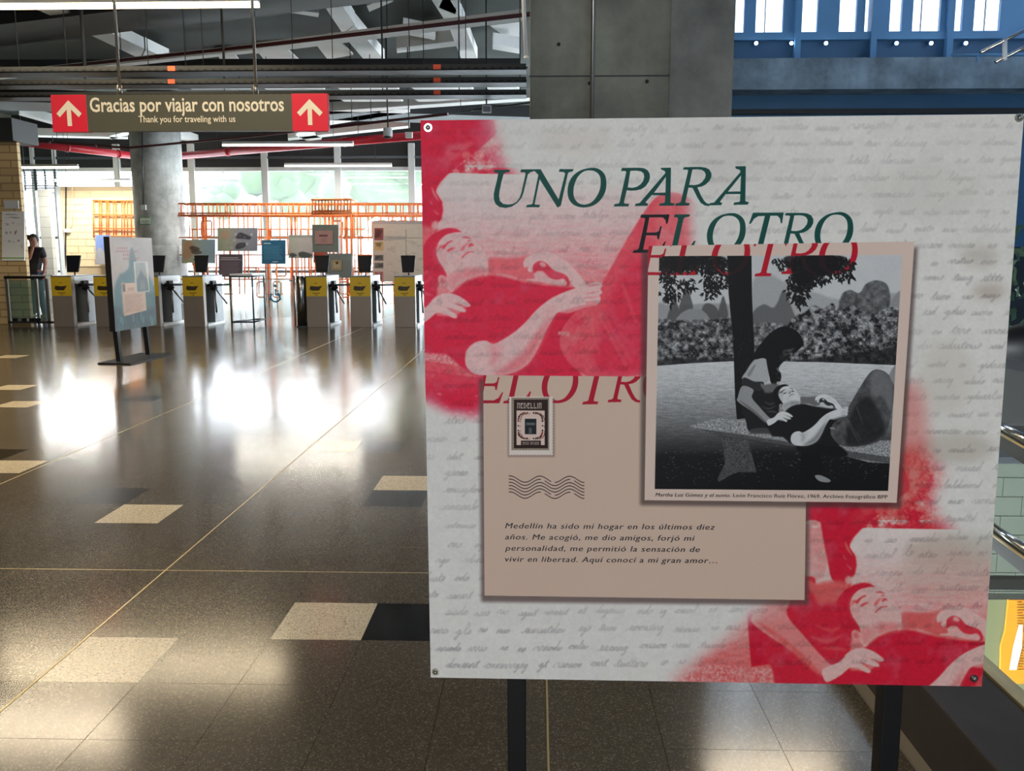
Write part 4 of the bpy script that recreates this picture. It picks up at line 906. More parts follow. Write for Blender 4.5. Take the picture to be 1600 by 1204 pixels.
lamp((348,227), (552,226), 4.05, .09, 'lit tube lamp in front of the red pipe, right of the round column', 140, tube_w, (1, .93, .8))
lamp((445,259), (612,259), 4.0, .09, 'lit tube lamp just above the far windows', 60, tube_w, (1, .95, .85))
lamp((34,263), (122,260), 3.7, .09, 'lit tube lamp above the left exit opening', 120, tube_w, (1, .95, .85))
lamp((86,282), (204,283), 3.4, .07, 'lit tube lamp over the beige wall left of the round column', 110, tube_w, (1, .95, .85))
lamp((502,278), (648,278), 3.75, .04, 'thin unlit rail lamp hanging before the far glass', 0, on=False)
for k, (x0, x1, yy, z_, pw, lb) in enumerate(((-4.8, -1.6, 6.8, 4.62, 170, 'added warm tube lamp out of view, brightening the hanging sign'), (1.6, 3.4, 9.3, 4.48, 40, 'added warm tube lamp out of view, warming the floor by the stair edge'), (-8.6, -5.2, 10.2, 4.62, 110, 'added warm tube lamp out of view, brightening the turnstile fronts'), (-2.2, 1.2, -7.5, 4.48, 160, 'added warm fill lamp behind the viewer, facing the large board'), (-9.5, -6.0, 4.5, 4.48, 60, 'added warm fill lamp out of view above the left side of the hall'))):  # extra lamps out of view, added as fill for sign, floor, turnstiles and board
    t = thing('linear_lamp', lb, 'lamp', ((x0+x1)/2, yy, z_), 'linear ceiling lamps')
    MB().box((x0, yy-.05, z_+.02), (x1, yy+.05, z_+.1)).build('housing', M['grey'], t); MB().box((x0, yy-.045, z_-.03), (x1, yy+.045, z_+.02)).build('diffuser', tube_m, t)
    ld = bpy.data.lights.new('lamp_light', 'AREA'); ld.shape = 'RECTANGLE'; ld.size = x1-x0; ld.size_y = .12; ld.energy = pw; ld.color = (1, .82, .58) if yy > 0 else (1, .9, .78)
    lo = bpy.data.objects.new('lamp_light', ld); C.objects.link(lo); lo.parent = t; lo.location = (0, 0, -.05); lo['kind'] = 'helper'
    for u in (.15, .85): MB().tube([(x0+(x1-x0)*u, yy, z_+.1), (x0+(x1-x0)*u, yy, CEIL if x0 < 1 else 8.8)], .006, 6).build('hanger_rod', M['dark'], t)
p = Y(812, -10, 7.5); q = Y(822, 92, 7.5)
t = thing('upright_tube', 'pale upright plastic tube hanging at the pillar edge', 'tube', q); MB().tube([p+Vector((0, 0, .6)), q], .016, 10).build('tube', M['white'], t); MB().tube([q, q+Vector((0, 0, .02))], .02, 10).build('end_cap', M['white'], t)
t = thing('ceiling_camera', 'white cylindrical ceiling camera left of the board corner', 'camera', Y(606, 207, 18))
MB().tube([Y(606,200,18), Y(606,213,18)], .09, 12).build('body', M['grey'], t); MB().tube([Y(606,200,18), (Y(606,200,18).x, 18, CEIL)], .015, 6).build('mount', M['dark'], t); MB().blob(Y(606,213,18), .085, (1,1,.5)).build('dome', M['dark'], t)
t = thing('white_box', 'small white square device hanging beside the ceiling camera', 'device', Y(639, 210, 18))
MB().box(Y(633,206,18), Y(645,216,18.1)).build('body', M['white'], t); MB().tube([Y(639,206,18.05), (Y(639,206,18.05).x, 18.05, CEIL)], .012, 6).build('mount', M['dark'], t)
t = thing('loudspeaker', 'small pale box speaker under the ceiling next to the pillar', 'speaker', Y(761, 170, 14))
MB().box(Y(753,164,14), Y(768,177,14.15)).build('body', M['grey'], t); MB().box(Y(755,166,13.99), Y(766,175,14)).build('grille', M['steel_d'], t); MB().tube([Y(760,164,14.1), (Y(760,164,14.1).x, 14.1, CEIL)], .012, 6).build('mount', M['dark'], t)

for px in (30, 105, 232, 290, 318, 458, 520, 640, 662, 728):      # drop rods from the ceiling to the tray row
    p = Y(px, 104, 12.4); MB().tube([(p.x, 12.4, p.z), (p.x, 12.4, CEIL)], .006, 6).build('drop_rod', M['dark'], beamst)
# ------------------------------------------------------------------ round column
b = Z(242, 476); RC = .64
col = st(MB().lathe((b.x, b.y+RC, 0), [(RC, 0), (RC, 1.55), (RC-.004, 1.56), (RC, 1.57), (RC, CEIL)], 48).build('column', M['conc2']))
yc_ = b.y-.02
t = thing('exit_sign', 'small pale green sign plate fixed to the round concrete column', 'sign', Y(226, 345, yc_))
MB().box(Y(217,339,yc_-.03), Y(236,351,yc_)).build('plate', mat('green_sign_edge', (96, 140, 100), .5), t); MB().box(Y(218.5,340.5,yc_-.035), Y(234.5,349.5,yc_-.03)).build('plate_face', mat('sign_face', (206, 216, 200), .5), t)
text_mesh('SALIDA', 'lettering', mat('sign_green', (50, 110, 70), .5), Y(221, 347.5, yc_-.037), (1,0,0), (0,0,1), .075, .2, parent=t)
t = thing('column_conduit', 'dark wire running down the round column to a small box', 'pipe', Y(225, 325, yc_))
MB().tube([Y(222,205,yc_), Y(224,322,yc_)], .018, 6).build('wire', M['steel_d'], t); MB().box(Y(220,320,yc_-.05), Y(230,328,yc_+.05)).build('junction_box', M['grey'], t)

# ------------------------------------------------------------------ hanging station sign
YS = 9.5
tl_, br_ = Y(78.5, 148, YS), Y(513, 204.5, YS); x0, x1, z1, z0 = tl_.x, br_.x, tl_.z, br_.z; D = .09
t = thing('hanging_sign', 'long grey hanging sign with red arrow squares and cream lettering', 'sign', ((x0+x1)/2, YS, z0))
sq = (z1-z0)*.99
olive = mat('olive_grey_sign', (80, 80, 68), .4); redm = mat('sign_red', (226, 24, 56), .35); cream = mat('cream_print', (240, 232, 208), .5)
MB().box((x0+sq*.93, YS+.004, z0+.006), (x1-sq*.96, YS+D, z1-.004)).build('panel', olive, t)
for a in (x0, x1-sq):
    MB().box((a, YS, z0), (a+sq, YS+D, z1)).build('red_square', redm, t, bevel=.004)
    c = a+sq/2; zb = z0+sq*.16; zt_ = z0+sq*.86; wv = sq*.1; m = MB(); yf = YS-.003
    m.quad([(c-wv*.62, yf, zb), (c+wv*.62, yf, zb), (c+wv*.62, yf, zt_-sq*.12), (c-wv*.62, yf, zt_-sq*.12)])
    m.quad([(c, yf-.0002, zt_), (c-sq*.36, yf-.0002, zt_-sq*.36), (c-sq*.27, yf-.0002, zt_-sq*.46), (c, yf-.0002, zt_-sq*.19)]); m.quad([(c, yf-.0004, zt_), (c, yf-.0004, zt_-sq*.19), (c+sq*.27, yf-.0004, zt_-sq*.46), (c+sq*.36, yf-.0004, zt_-sq*.36)])
    m.build('arrow', cream, t)
p = Y(141, 174.5, YS); q = Y(444, 175, YS); text_mesh('Gracias por viajar con nosotros', 'lettering', cream, (p.x, YS-.002, p.z), (1,0,0), (0,0,1), .205, q.x-p.x, parent=t, bold=.018)
p = Y(217, 191, YS); q = Y(368, 191, YS); text_mesh('Thank you for traveling with us', 'lettering', cream, (p.x, YS-.002, p.z), (1,0,0), (0,0,1), .094, q.x-p.x, parent=t, bold=.01)
for px in (184.5, 398):
    a = Y(px, 148, YS).x; MB().tube([(a, YS+D/2, z1), (a, YS+D/2, CEIL)], .016, 10).build('hanger_rod', M['steel'], t); MB().tube([(a, YS+D/2, z1), (a, YS+D/2, z1+.1)], .026, 10).build('rod_collar', M['steel'], t)

# ------------------------------------------------------------------ small exhibition sign
A, B_ = Z(187, 566), Z(232.5, 555.5); e1 = (B_-A); e1.z = 0; wleg = e1.length; e1.normalize(); nn = Vector((e1.y, -e1.x, 0))
if nn.y > 0: nn = -nn
mid = (A+B_)/2; mid.z = 0
t = thing('exhibition_sign', 'smaller standing board with teal church print on two black legs', 'sign', mid)
SIGN2 = t
def onplane(px, py, o=0.0):
    d = ray(px, py); c = Vector((0, 0, H)); return c+d*((mid+nn*(.03+o)-c).dot(nn)/d.dot(nn))
h2, w2 = 220, 124
a2 = np.zeros((h2, w2, 3), np.float32); a2[:] = K(180, 162, 148)
P2 = Pic(h2, w2, lambda p: p*[124/112., 220/184.], 3); P2.a[:] = a2
tf = fbm(h2, w2, 14, 91, 4)
def c6(p): return (p-[200, 100])*[112/355., 184/735.]   # traced on the seen board
P2.put([(200,690),(215,500),(260,400),(300,380),(340,340),(350,260),(375,180),(400,260),(420,330),(480,360),(520,440),(550,500),(600,560),(600,900),(180,900)], K(30, 78, 77), c6, True, 3, .95)
P2.put([(200,640),(560,690),(560,860),(200,860)], K(14, 46, 50), c6, False, 6, .8)
for i in range(70):
    x, y = random.uniform(220, 540), random.uniform(430, 800); P2.put([(x, y), (x+8, y), (x+8, y+random.uniform(20, 80)), (x, y+50)], K(*random.choice([(30,90,92),(120,180,172),(50,110,110)])), c6, False, 1, .6)
P2.put([(270,460),(470,470),(470,700),(275,725)], K(218, 180, 152), c6)
for i in range(11): y = 560+i*13; P2.put([(290, y), (random.uniform(410, 450), y-4), (random.uniform(410, 450), y), (290, y+4)], K(170, 130, 108), c6)
P2.put([(280,470),(300,470),(300,530),(280,530)], K(60, 40, 36), c6); P2.put([(320,500),(370,500),(370,525),(320,525)], K(200, 150, 124), c6)
P2.put([(382,296),(508,296),(508,548),(386,548)], K(214, 204, 190), c6); P2.put([(395,305),(480,305),(490,400),(500,535),(400,535)], K(150, 150, 140), c6)
P2.put([(400,540),(400,440),(425,400),(440,360),(460,400),(490,440),(500,538)], K(66, 76, 70), c6, False, 1); P2.put([(420,530),(430,450),(470,450),(480,530)], K(150, 156, 140), c6, False, 4, .5)
for i, (y, xa, xb) in enumerate(((180,262,340),(205,248,420),(232,300,400),(262,300,420))):
    x = xa
    while x < xb: P2.put([(x, y), (x+10, y-2), (x+6, y+16), (x-4, y+16)], K(160, 84, 80), c6, False, 0, .8); x += 17
S2 = P2.a*(1+.1*(tf-.5))[..., None]
s2m = imgmat('church_print', S2, .45)
TL, TR, BR, BL = onplane(170.5, 368.5), onplane(237, 372.5), onplane(243.5, 510), onplane(176, 516)
ztop = (TL.z+TR.z)/2; zbot = (BR.z+BL.z)/2
for v, z_ in ((TL, ztop), (TR, ztop), (BR, zbot), (BL, zbot)): v.z = z_
BL.x, BL.y = TL.x, TL.y; BR.x, BR.y = TR.x, TR.y
slabquad([TL, TR, BR, BL], -nn*.004, 'printed_panel', s2m, M['black'], t)
MB().hexa([BL-nn*.075, BR-nn*.075, BR-nn*.005, BL-nn*.005, TL-nn*.075, TR-nn*.075, TR-nn*.005, TL-nn*.005]).build('panel_body', M['black'], t)
for c in (A, B_): MB().bar((c.x, c.y, 0), (c.x-nn.x*.03, c.y-nn.y*.03, zbot+.1), .055, .055, nn).build('leg', M['black'], t)
c0 = [Z(152.5, 569), Z(204, 570), Z(267, 553.5)]; c0.append(c0[0]+c0[2]-c0[1])
zz = Vector((0, 0, .018)); MB().hexa([c0[0], c0[1], c0[2], c0[3], c0[0]+zz, c0[1]+zz, c0[2]+zz, c0[3]+zz]).build('base_plate', M['black'], t)

# ------------------------------------------------------------------ the large exhibition board
d0 = -2.1*H/1.5
th, ti = math.radians(-.75), math.radians(.5)
nb = Vector((math.sin(th)*math.cos(ti), -math.cos(th)*math.cos(ti), math.sin(ti)))
def PP(px, py, o=0.0):
    d = ray(px, py); return Vector((0, 0, H))+d*((d0+o)/d.dot(nb))
c4 = [PP(*c) for c in CORN]
board = thing('exhibition_board', 'large square poster board with red couple print and green title on black legs', 'sign', ((c4[2].x+c4[3].x)/2, c4[2].y+.05, 0))
slabquad(c4, -nb*.006, 'printed_panel', imgmat('poster_print', POSTER, .5, .15), M['white'], board)
ex = (c4[1]-c4[0]).normalized(); ez = nb.cross(ex).normalized(); ez = ez if ez.z > 0 else -ez
lx = [PP(807.5, 1080, -.04), PP(1389, 1080, -.04)]
for p in lx:
    top = p+ez*.9; bt = Vector((p.x-ez.x*p.z/ez.z, p.y-ez.y*p.z/ez.z, .012)); MB().bar(bt, top, .043, .05, (0,1,0)).build('leg', M['black'], board, bevel=.003)
for z_ in (.16, .82):
    MB().bar(lx[0]+ez*z_-nb*.0-Vector((.1, 0, 0)), lx[1]+ez*z_+Vector((.1, 0, 0)), .03, .04).build('cross_rail', M['black'], board)
MB().box((lx[0].x-.25, lx[0].y-.3, 0), (lx[1].x+.25, lx[0].y+.05, .014)).build('base_plate', M['black'], board, bevel=.002)
for (x, y_) in ((669,199.5), (1592,184), (1521.5,1059), (680.5,1049)):
    p = PP(x, y_, .0); m = MB(); m.tube([p-nb*.001, p+nb*.0025], .0088, 20); o = m.build('washer', M['chrome'], board)
    MB().blob(p+nb*.003, .0052, (1, .8, 1), 8, 14).build('bolt', M['steel'], o)
ink = mat('black_ink', (26, 20, 22), .5)
for s_, xa, xb, ya, yb in (('Medellín ha sido mi hogar en los últimos diez', 789, 1117, 825, 827.2), ('años. Me acogió, me dio amigos, forjó mi', 789, 1085, 842.3, 844.6), ('personalidad, me permitió la sensación de', 789, 1093, 859.8, 862), ('vivir en libertad. Aquí conocí a mi gran amor…', 789, 1120, 877, 879.4)):
    p, q = PP(xa, ya, .0008), PP(xb, yb, .0008); text_mesh(s_, 'lettering', ink, p, (q-p).normalized(), ez, .0179, (q-p).length, .22, board, 1.12, 0, dup=.00075)
p, q, r = PP(1024, 775.2, .0008), PP(1141, 776.2, .0008), PP(1386.5, 778.8, .0008)
text_mesh('Martha Luz Gómez y el novio.', 'lettering', ink, p, (q-p).normalized(), ez, .0118, (q-p).length, .2, board, 1.05, 0, dup=.0006)
p = PP(1145.5, 776.3, .0008); text_mesh('León Francisco Ruiz Flórez, 1969. Archivo Fotográfico BPP', 'lettering', ink, p, (r-p).normalized(), ez, .0118, (r-p).length, 0, board, 1.05, 0, dup=.0003)

# ------------------------------------------------------------------ turnstiles
YT = Z(300, 510.5).y; WT = .385; HT = .93
yel = M['yellow']; label_ink = mat('label_ink', (50, 40, 20), .5)
front = mat('turnstile_front_steel', (138, 128, 118), .42, .3, noise=.08, nscale=2)
def make_turnstile():
    t = thing('turnstile', '', 'turnstile', (0, 0, 0))
    MB().box((0, 0, 0), (WT, .12, HT)).build('front_pillar', front, t, bevel=.006)
    o = MB().box((.004, -.004, HT-.36), (WT-.004, .0, HT-.012)).build('yellow_label', yel, t)
    m = MB(); z_ = HT-.21; m.quad([(.08, -.006, z_+.04), (.065, -.006, z_-.02), (.1, -.006, z_-.045), (.24, -.006, z_-.045), (.3, -.006, z_+.04), (.2, -.006, z_+.028)][::-1])
    m.quad([(.13, -.0068, z_+.012), (.23, -.0068, z_+.012), (.22, -.0068, z_-.012), (.13, -.0068, z_-.012)]); m.f = [f[::-1] if k == 0 else f for k, f in enumerate(m.f)]
    m.build('label_emblem', label_ink, o)
    m = MB(); m.box((.15, -.006, z_+.085), (.21, -.004, z_+.095)); m.box((.12, -.006, z_-.1), (.26, -.004, z_-.088)); m.box((.16, -.006, z_-.13), (.22, -.004, z_-.12)); m.build('label_line', label_ink, o)
    MB().box((0, .12, HT-.13), (WT, 1.02, HT)).build('top_beam', M['white'], t, bevel=.012)
    MB().box((.02, .14, HT-.145), (WT+.012, .98, HT-.115)).build('beam_trim', M['steel'], t)
    MB().box((.0, -.004, HT), (WT, 1.02, HT+.012)).build('top_plate', M['steel_d'], t)
    MB().box((0, .55, 0), (WT, 1.0, HT-.13)).build('rear_pillar', mat_side, t, bevel=.006)
    MB().box((.01, .12, 0), (WT+.02, 1.03, .05)).build('base_rail', M['white'], t)
    hb = MB().box((WT-.05, .34, HT-.2), (WT+.06, .52, HT-.09)); hb.tube([(WT+.02, .43, HT-.2), (WT+.08, .43, HT-.25)], [.07, .05], 12); hub = hb.build('hub', M['black'], t)
    c = Vector((WT+.06, .43, HT-.22))
    MB().tube([c, c+Vector((.03, -.05, -.47))], .018, 10).build('arm', M['steel'], t)
    MB().tube([c, c+Vector((.07, .42, -.32))], .018, 10).build('arm', M['steel'], t)
    MB().tube([c+Vector((0, 0, .05)), c+Vector((.33, 0, .06))], .018, 10).build('arm', M['steel_d'], t)
    MB().tube([(.2, .5, HT), (.2, .5, HT+.1)], .014, 8).build('reader_post', M['dark'], t)
    rc = Vector((.2, .48, HT+.235)); rm = MB(); rm.hexa([rc+Vector(v)*1.3 for v in ((-.085, -.05, -.13), (.085, -.05, -.13), (.085, -.02, -.13), (-.085, -.02, -.13), (-.115, .02, .115), (.1, .02, .115), (.1, .05, .115), (-.115, .05, .115))])
    rd = rm.build('card_reader', M['black'], t, bevel=.012)
    MB().hexa([rc+Vector(v)*1.3 for v in ((-.06, -.052, -.09), (.06, -.052, -.09), (.06, -.045, -.09), (-.06, -.045, -.09), (-.08, .008, .08), (.075, .008, .08), (.075, .02, .08), (-.08, .02, .08))]).build('reader_screen', mat('reader_screen', (18, 24, 36), .5, spec=.2), rd)
    return t
mat_side = mat('turnstile_side', (112, 118, 122), .4, .15)
proto = make_turnstile(); n = 0
for px, lb in ((84, 'steel turnstile with yellow label next to the glass barrier'), (150, 'steel turnstile partly hidden by the left edge of the small board'), (219, 'steel turnstile mostly hidden behind the small board'), (288, 'steel turnstile beside the open tube gate frame'), (480, 'steel turnstile touching the round steel bollard'), (548, 'steel turnstile in the middle of the three by the large board'), (617, 'steel turnstile closest to the large board edge')):
    o = proto if n == 0 else copy_tree(proto); n += 1
    o.location = (Y(px, 500, YT).x, YT, 0); o['label'] = lb; o['group'] = 'yellow labelled turnstiles in a row'
# round bollard
a, b = Y(462.5, 500, YT).x, Y(478.5, 500, YT).x
t = thing('steel_bollard', 'round brushed steel bollard attached left of a turnstile', 'bollard', ((a+b)/2-.0, YT+.1, 0))
MB().lathe(((a+b)/2, YT+.1, 0), [((b-a)/2, 0), ((b-a)/2, HT), ((b-a)/2-.01, HT+.01)], 28).build('tube', mat('polished_bollard', (150, 150, 148), .22, 1), t); MB().lathe(((a+b)/2, YT+.1, 0), [((b-a)/2+.02, 0), ((b-a)/2+.02, .02)], 28).build('foot_ring', M['steel_d'], t)
# tube gate frame
xa, xb = Y(357, 500, YT).x, Y(387, 500, YT).x
t = thing('gate_frame', 'open frame of thin steel tubes with pale top, free beside the turnstiles', 'frame', (xa, YT, 0))
P4 = [(xa+.06, YT), (xa+.46, YT+.05), (xb+.1, YT+.75), (xa+.25, YT+.7)]
for (x, y_) in P4: MB().tube([(x, y_, 0), (x, y_, HT+.02)], .016, 8).build('post', M['steel_d'], t)
for i in range(4):
    (x, y_), (u, v) = P4[i], P4[(i+1) % 4]
    MB().tube([(x, y_, .09), (u, v, .09)], .016, 8).build('bottom_rail', M['steel_d'], t); MB().tube([(x, y_, HT+.0), (u, v, HT+.0)], .016, 8).build('top_rail', M['steel_d'], t)
m = MB(); pts = [(x, y_, HT+.016) for x, y_ in P4]; m.hexa(pts+[(x, y_, HT+.05) for x, y_ in P4]); m.build('top_shelf', M['white'], t)
# accessible glass gate with pictogram
YP = YT+1.1
t = thing('swing_gate', 'low clear glass gate with blue wheelchair symbol', 'gate', Y(430, 480, YP))
xa, xb = Y(404, 450, YP).x, Y(460, 450, YP).x
MB().box((xa, YP, .1), (xb, YP+.012, .85)).build('glass_pane', M['glass'], t); MB().tube([(xb, YP, 0), (xb, YP, .92)], .02, 10).build('hinge_post', M['steel'], t)
MB().tube([(xb, YP, .82), (xb-.1, YP, .82)], .012, 6).build('hinge', M['steel'], t)
bm_m = mat('accessible_blue', (60, 150, 190), .5); yy_ = YP-.006; m = MB()
def w_(px, py): return Y(px, py, yy_)
c = w_(430.5, 464); rr_ = .092; pts = [c+Vector((math.cos(a)*rr_, 0, math.sin(a)*rr_)) for a in np.linspace(math.radians(-230), math.radians(60), 16)]
m.tube(pts, .017, 6); m.tube([w_(430,451), w_(430.5,460), w_(436,461), w_(439,468)], .017, 6); m.tube([w_(429,453), w_(436,455)], .012, 6); m.blob(w_(430, 446.5), .032, (1,.3,1), 6, 10); m.tube([w_(420,468), w_(424,466)], .014, 6)
m.build('wheelchair_symbol', bm_m, t)
# glass barrier at the left
YB2 = YT+.25
xa, xb = Y(7, 430, YB2).x, Y(86, 430, YB2).x
t = thing('glass_barrier', 'low glass barrier with dark top rail in front of the standing person', 'barrier', ((xa+xb)/2, YB2, 0))
MB().box((xa, YB2-.03, HT-.05), (Y(70,430,YB2).x, YB2+.03, HT)).build('top_rail', M['black'], t); MB().box((Y(50,430,YB2).x, YB2-.028, HT), (xb-.03, YB2+.03, HT+.02)).build('top_cover', M['grey'], t)
for px in (12, 58, 74): a = Y(px, 460, YB2).x; MB().box((a-.025, YB2-.02, .0), (a+.025, YB2+.02, HT-.05)).build('post', M['steel'], t)
for (p, q) in ((14, 56), (60, 73)): MB().box((Y(p,460,YB2).x+.02, YB2-.006, .12), (Y(q,460,YB2).x, YB2+.006, HT-.08)).build('glass_pane', M['greenglass'], t)
MB().box((xa, YB2-.02, .04), (xb, YB2+.02, .08)).build('bottom_rail', M['dark'], t)
for px in (22, 36, 48, 57): a = Y(px, 460, YB2).x; MB().box((a-.05, YB2-.03, .08), (a+.05, YB2+.03, .14)).build('clamp', M['black'], t)
# white notice board on the brick wall
yw = YL-.04
t = thing('notice_board', 'white notice board with small pictures on the cream brick wall', 'sign', Y(20, 370, yw))
nb_ = Pic(154, 70, lambda p: p*2, 3); nb_.a[:] = K(236, 236, 232)
for (x, y_, w0, h0) in ((4,4,26,2),(3,8,28,3),(4,18,9,4),(16,16,4,5),(22,18,8,5),(4,30,6,6),(12,30,3,6),(18,28,6,9),(8,44,6,4),(16,46,4,3),(23,44,6,4),(30,50,3,9)):
    for k in range(5): nb_.put([(x+random.uniform(0, w0), y_+random.uniform(0, h0)) for _ in range(3)], K(*random.choice([(150,150,150),(120,124,130),(196,120,120)])), None, False, 0, .8)
nb_.put([(0,72),(35,72),(35,74),(0,74)], K(120, 170, 90))
slabquad([Y(3,330,yw), Y(38,330,yw), Y(38,407,yw), Y(3,407,yw)], (0, .03, 0), 'board_face', imgmat('notice_print', nb_.a, .5), M['white'], t)
t = thing('paper_notice', 'small pale paper notice pinned above the white notice board', 'sign', Y(17, 320, yw)); MB().box(Y(6,313,yw), Y(30,326,yw+.02)).build('sheet', M['grey'], t)

# ------------------------------------------------------------------ person on the phone
def skin(name, pts, edges, rad, m, parent, root=0, sub=2):
    off = Vector(parent.location); me = bpy.data.meshes.new(name); me.from_pydata([tuple(Vector(p)) for p in pts], edges, [])
    o = bpy.data.objects.new(name, me); C.objects.link(o); o.parent = parent
    md = o.modifiers.new('skin', 'SKIN'); 
    for i, v in enumerate(me.skin_vertices[0].data): r = rad[i]; v.radius = (r, r) if not isinstance(r, tuple) else r; v.use_root = (i == root)
    md.use_smooth_shade = True
    s_ = o.modifiers.new('sub', 'SUBSURF'); s_.levels = sub; s_.render_levels = sub
    dg = bpy.context.evaluated_depsgraph_get(); m2 = bpy.data.meshes.new_from_object(o.evaluated_get(dg)); o.modifiers.clear(); o.data = m2; m2.materials.clear(); m2.materials.append(m)
    for p in m2.polygons: p.use_smooth = True
    return o
pf = Z(60, 497)
per = thing('person', 'person in dark t-shirt and jeans standing with hand to face behind the glass barrier', 'person', (pf.x, pf.y, 0))
sk = mat('skin_tone', (150, 104, 88), .6); jean = mat('jeans', (44, 62, 92), .8); shirt = mat('dark_tshirt', (24, 24, 32), .8, noise=.2, nscale=6); hairm = mat('dark_hair', (24, 18, 16), .7)
# faces towards +x slightly toward the viewer; z up, local metres
J = [(0,0,.92),(0,0,1.12),(0,0,1.38),(0.01,0,1.5),(.02,-.01,1.56),(.03,-.01,1.64),(.03,-.01,1.7),      # 0 pelvis..6 crown
     (-.16,0,1.42),(-.2,.0,1.16),(.0,-.14,1.26),(.09,-.13,1.5),                                       # 7-10 raised arm
     (.17,.02,1.42),(.22,.04,1.16),(.2,-.02,.92),                                                     # 11-13 hanging arm
     (-.09,0,.88),(-.1,.0,.48),(-.11,.04,.07),(-.09,-.08,.03), (.09,0,.88),(.11,-.02,.48),(.13,.03,.07),(.16,-.08,.03)]
E_ = [(0,1),(1,2),(2,3),(3,4),(4,5),(5,6),(2,7),(7,8),(8,9),(9,10),(2,11),(11,12),(12,13),(0,14),(14,15),(15,16),(16,17),(0,18),(18,19),(19,20),(20,21)]
Rd = [(.14,.1),(.13,.1),(.14,.1),.055,.075,.085,.055,.06,.045,.04,.03,.06,.045,.032,.085,.058,.04,.035,.085,.058,.04,.035]
skin('body', J, E_, Rd, sk, per)
skin('t_shirt', [J[1], (0,0,.93), J[2], (0,0,1.46), J[7], (-.185,0,1.24), J[11], (.2,.03,1.24)], [(1,0),(0,2),(2,3),(2,4),(4,5),(2,6),(6,7)], [(.15,.12),(.165,.125),(.155,.12),.075,.085,.07,.085,.07], shirt, per, 0)
skin('jeans', [J[0], J[14], J[15], J[16], J[18], J[19], J[20]], [(0,1),(1,2),(2,3),(0,4),(4,5),(5,6)], [(.155,.115),.1,.075,.058,.1,.075,.058], jean, per, 0)
for sx_, (x, y_) in ((-1, (-.09,-.05)), (1, (.16,-.05))):
    m = MB(); m.blob((pf.x+x, pf.y+y_, .045), .13, (.45, 1, .38), 8, 12); m.build('shoe', M['black'], per)
m = MB(); m.blob((pf.x+.012, pf.y+.025, 1.65), .103, (.92, .95, 1.05), 8, 14); m.blob((pf.x-.11, pf.y+.05, 1.68), .055, (1, 1, 1)); m.build('hair', hairm, per)
hd = Vector((pf.x+.03, pf.y-.01, 1.6))
for sgn in (-1, 1): MB().blob(hd+Vector((.05+.02*sgn, -.088+.006*sgn, .02)), .011, rings=5, seg=8).build('eye', M['black'], per)
MB().blob(hd+Vector((.055, -.098, -.008)), .017, (.7, 1, 1.3), 6, 8).build('nose', sk, per); MB().box(hd+Vector((.03, -.098, -.05)), hd+Vector((.075, -.09, -.042))).build('mouth', mat('lips', (120, 66, 62), .6), per)
MB().blob(hd+Vector((-.06, -.04, 0)), .024, (.5, .6, 1.1), 6, 8).build('ear', sk, per)
# raised hand: palm and five fingers against the cheek; hanging hand, relaxed
def hand(c, d, side, sc=1.0):
    c = Vector((pf.x, pf.y, 0))+Vector(c); d = Vector(d).normalized(); s_ = Vector(side).normalized(); m = MB(); m.bar(c-d*.02, c+d*.07, .075, .03, d.cross(s_)); 
    for k, L in enumerate((.062, .075, .07, .052)):
        b0 = c+d*.065+s_*(k-1.5)*.019; m.tube([b0, b0+d*L*.5, b0+d*L+d.cross(s_)*.015], [.0095, .009, .006], 6)
    b0 = c+d*.01-s_*.036; m.tube([b0, b0-s_*.025+d*.03, b0-s_*.028+d*.055], [.012, .011, .008], 6); return m
hand((.09,-.13,1.5), (.0,.1,1), (.6,.2,0)).build('hand', sk, per); hand((.2,-.02,.92), (0,-.1,-1), (.1,1,0)).build('hand', sk, per)
o = MB().box((pf.x+.06, pf.y-.125, 1.52), (pf.x+.075, pf.y-.05, 1.66)).build('mobile_phone', M['black']); tag(o, 'dark mobile phone held to the cheek of the standing person', 'phone')

# ------------------------------------------------------------------ orange grid structure with picture boards
YO = 23.6
og = thing('orange_grid_structure', 'orange steel rod lattice screen standing before the far windows', 'structure', (Y(470, 470, YO).x, YO, 0))
def px_bar(a, b, r, yy, name, m='orange'):
    return MB().tube([Y(*a, yy), Y(*b, yy)], r, 6).build(name, M[m], og)
xL, xR = 279, 690
for (y_, r, yy) in ((318,.022,YO), (333,.022,YO), (336.5,.03,YO), (338,.022,YO+.5), (320,.02,YO+.5), (358,.014,YO+.5), (371,.014,YO), (398,.014,YO), (418,.014,YO+.5), (436,.016,YO), (459,.014,YO), (474,.012,YO+.5)):
    px_bar((xL, y_), (xR, y_), r, yy, 'rail')
rn = random.Random(11)
x = xL+4
while x < xR:
    px_bar((x, 318), (x+.4, 336), .018, YO, 'upright'); x += rn.choice((7.5, 10, 13))
x = xL+6
while x < xR:
    px_bar((x, 321), (x+.4, 338), .017, YO+.5, 'upright'); x += rn.choice((11, 16))
x = xL+3
while x < xR:
    y0 = 338; y1 = rn.choice((371, 371, 398, 436, 459)); px_bar((x, y0), (x+(y1-y0)*.02, y1), .018, YO+rn.choice((0, .5)), 'upright'); x += rn.choice((6, 9, 12, 14))
x = xL+6
while x < xR:
    y0 = rn.choice((371, 398, 418)); y1 = rn.choice((459, 474, 474)); px_bar((x, y0), (x+(y1-y0)*.02, y1), .018, YO+rn.choice((0, .5)), 'upright'); x += rn.choice((10, 13, 18, 22))
for x in (317, 322, 455, 461, 508, 514, 520, 541, 548, 633, 418): px_bar((x, 336), (x+3, 478), .035 if x not in (322, 461, 514, 548) else .025, YO+.25, 'post')
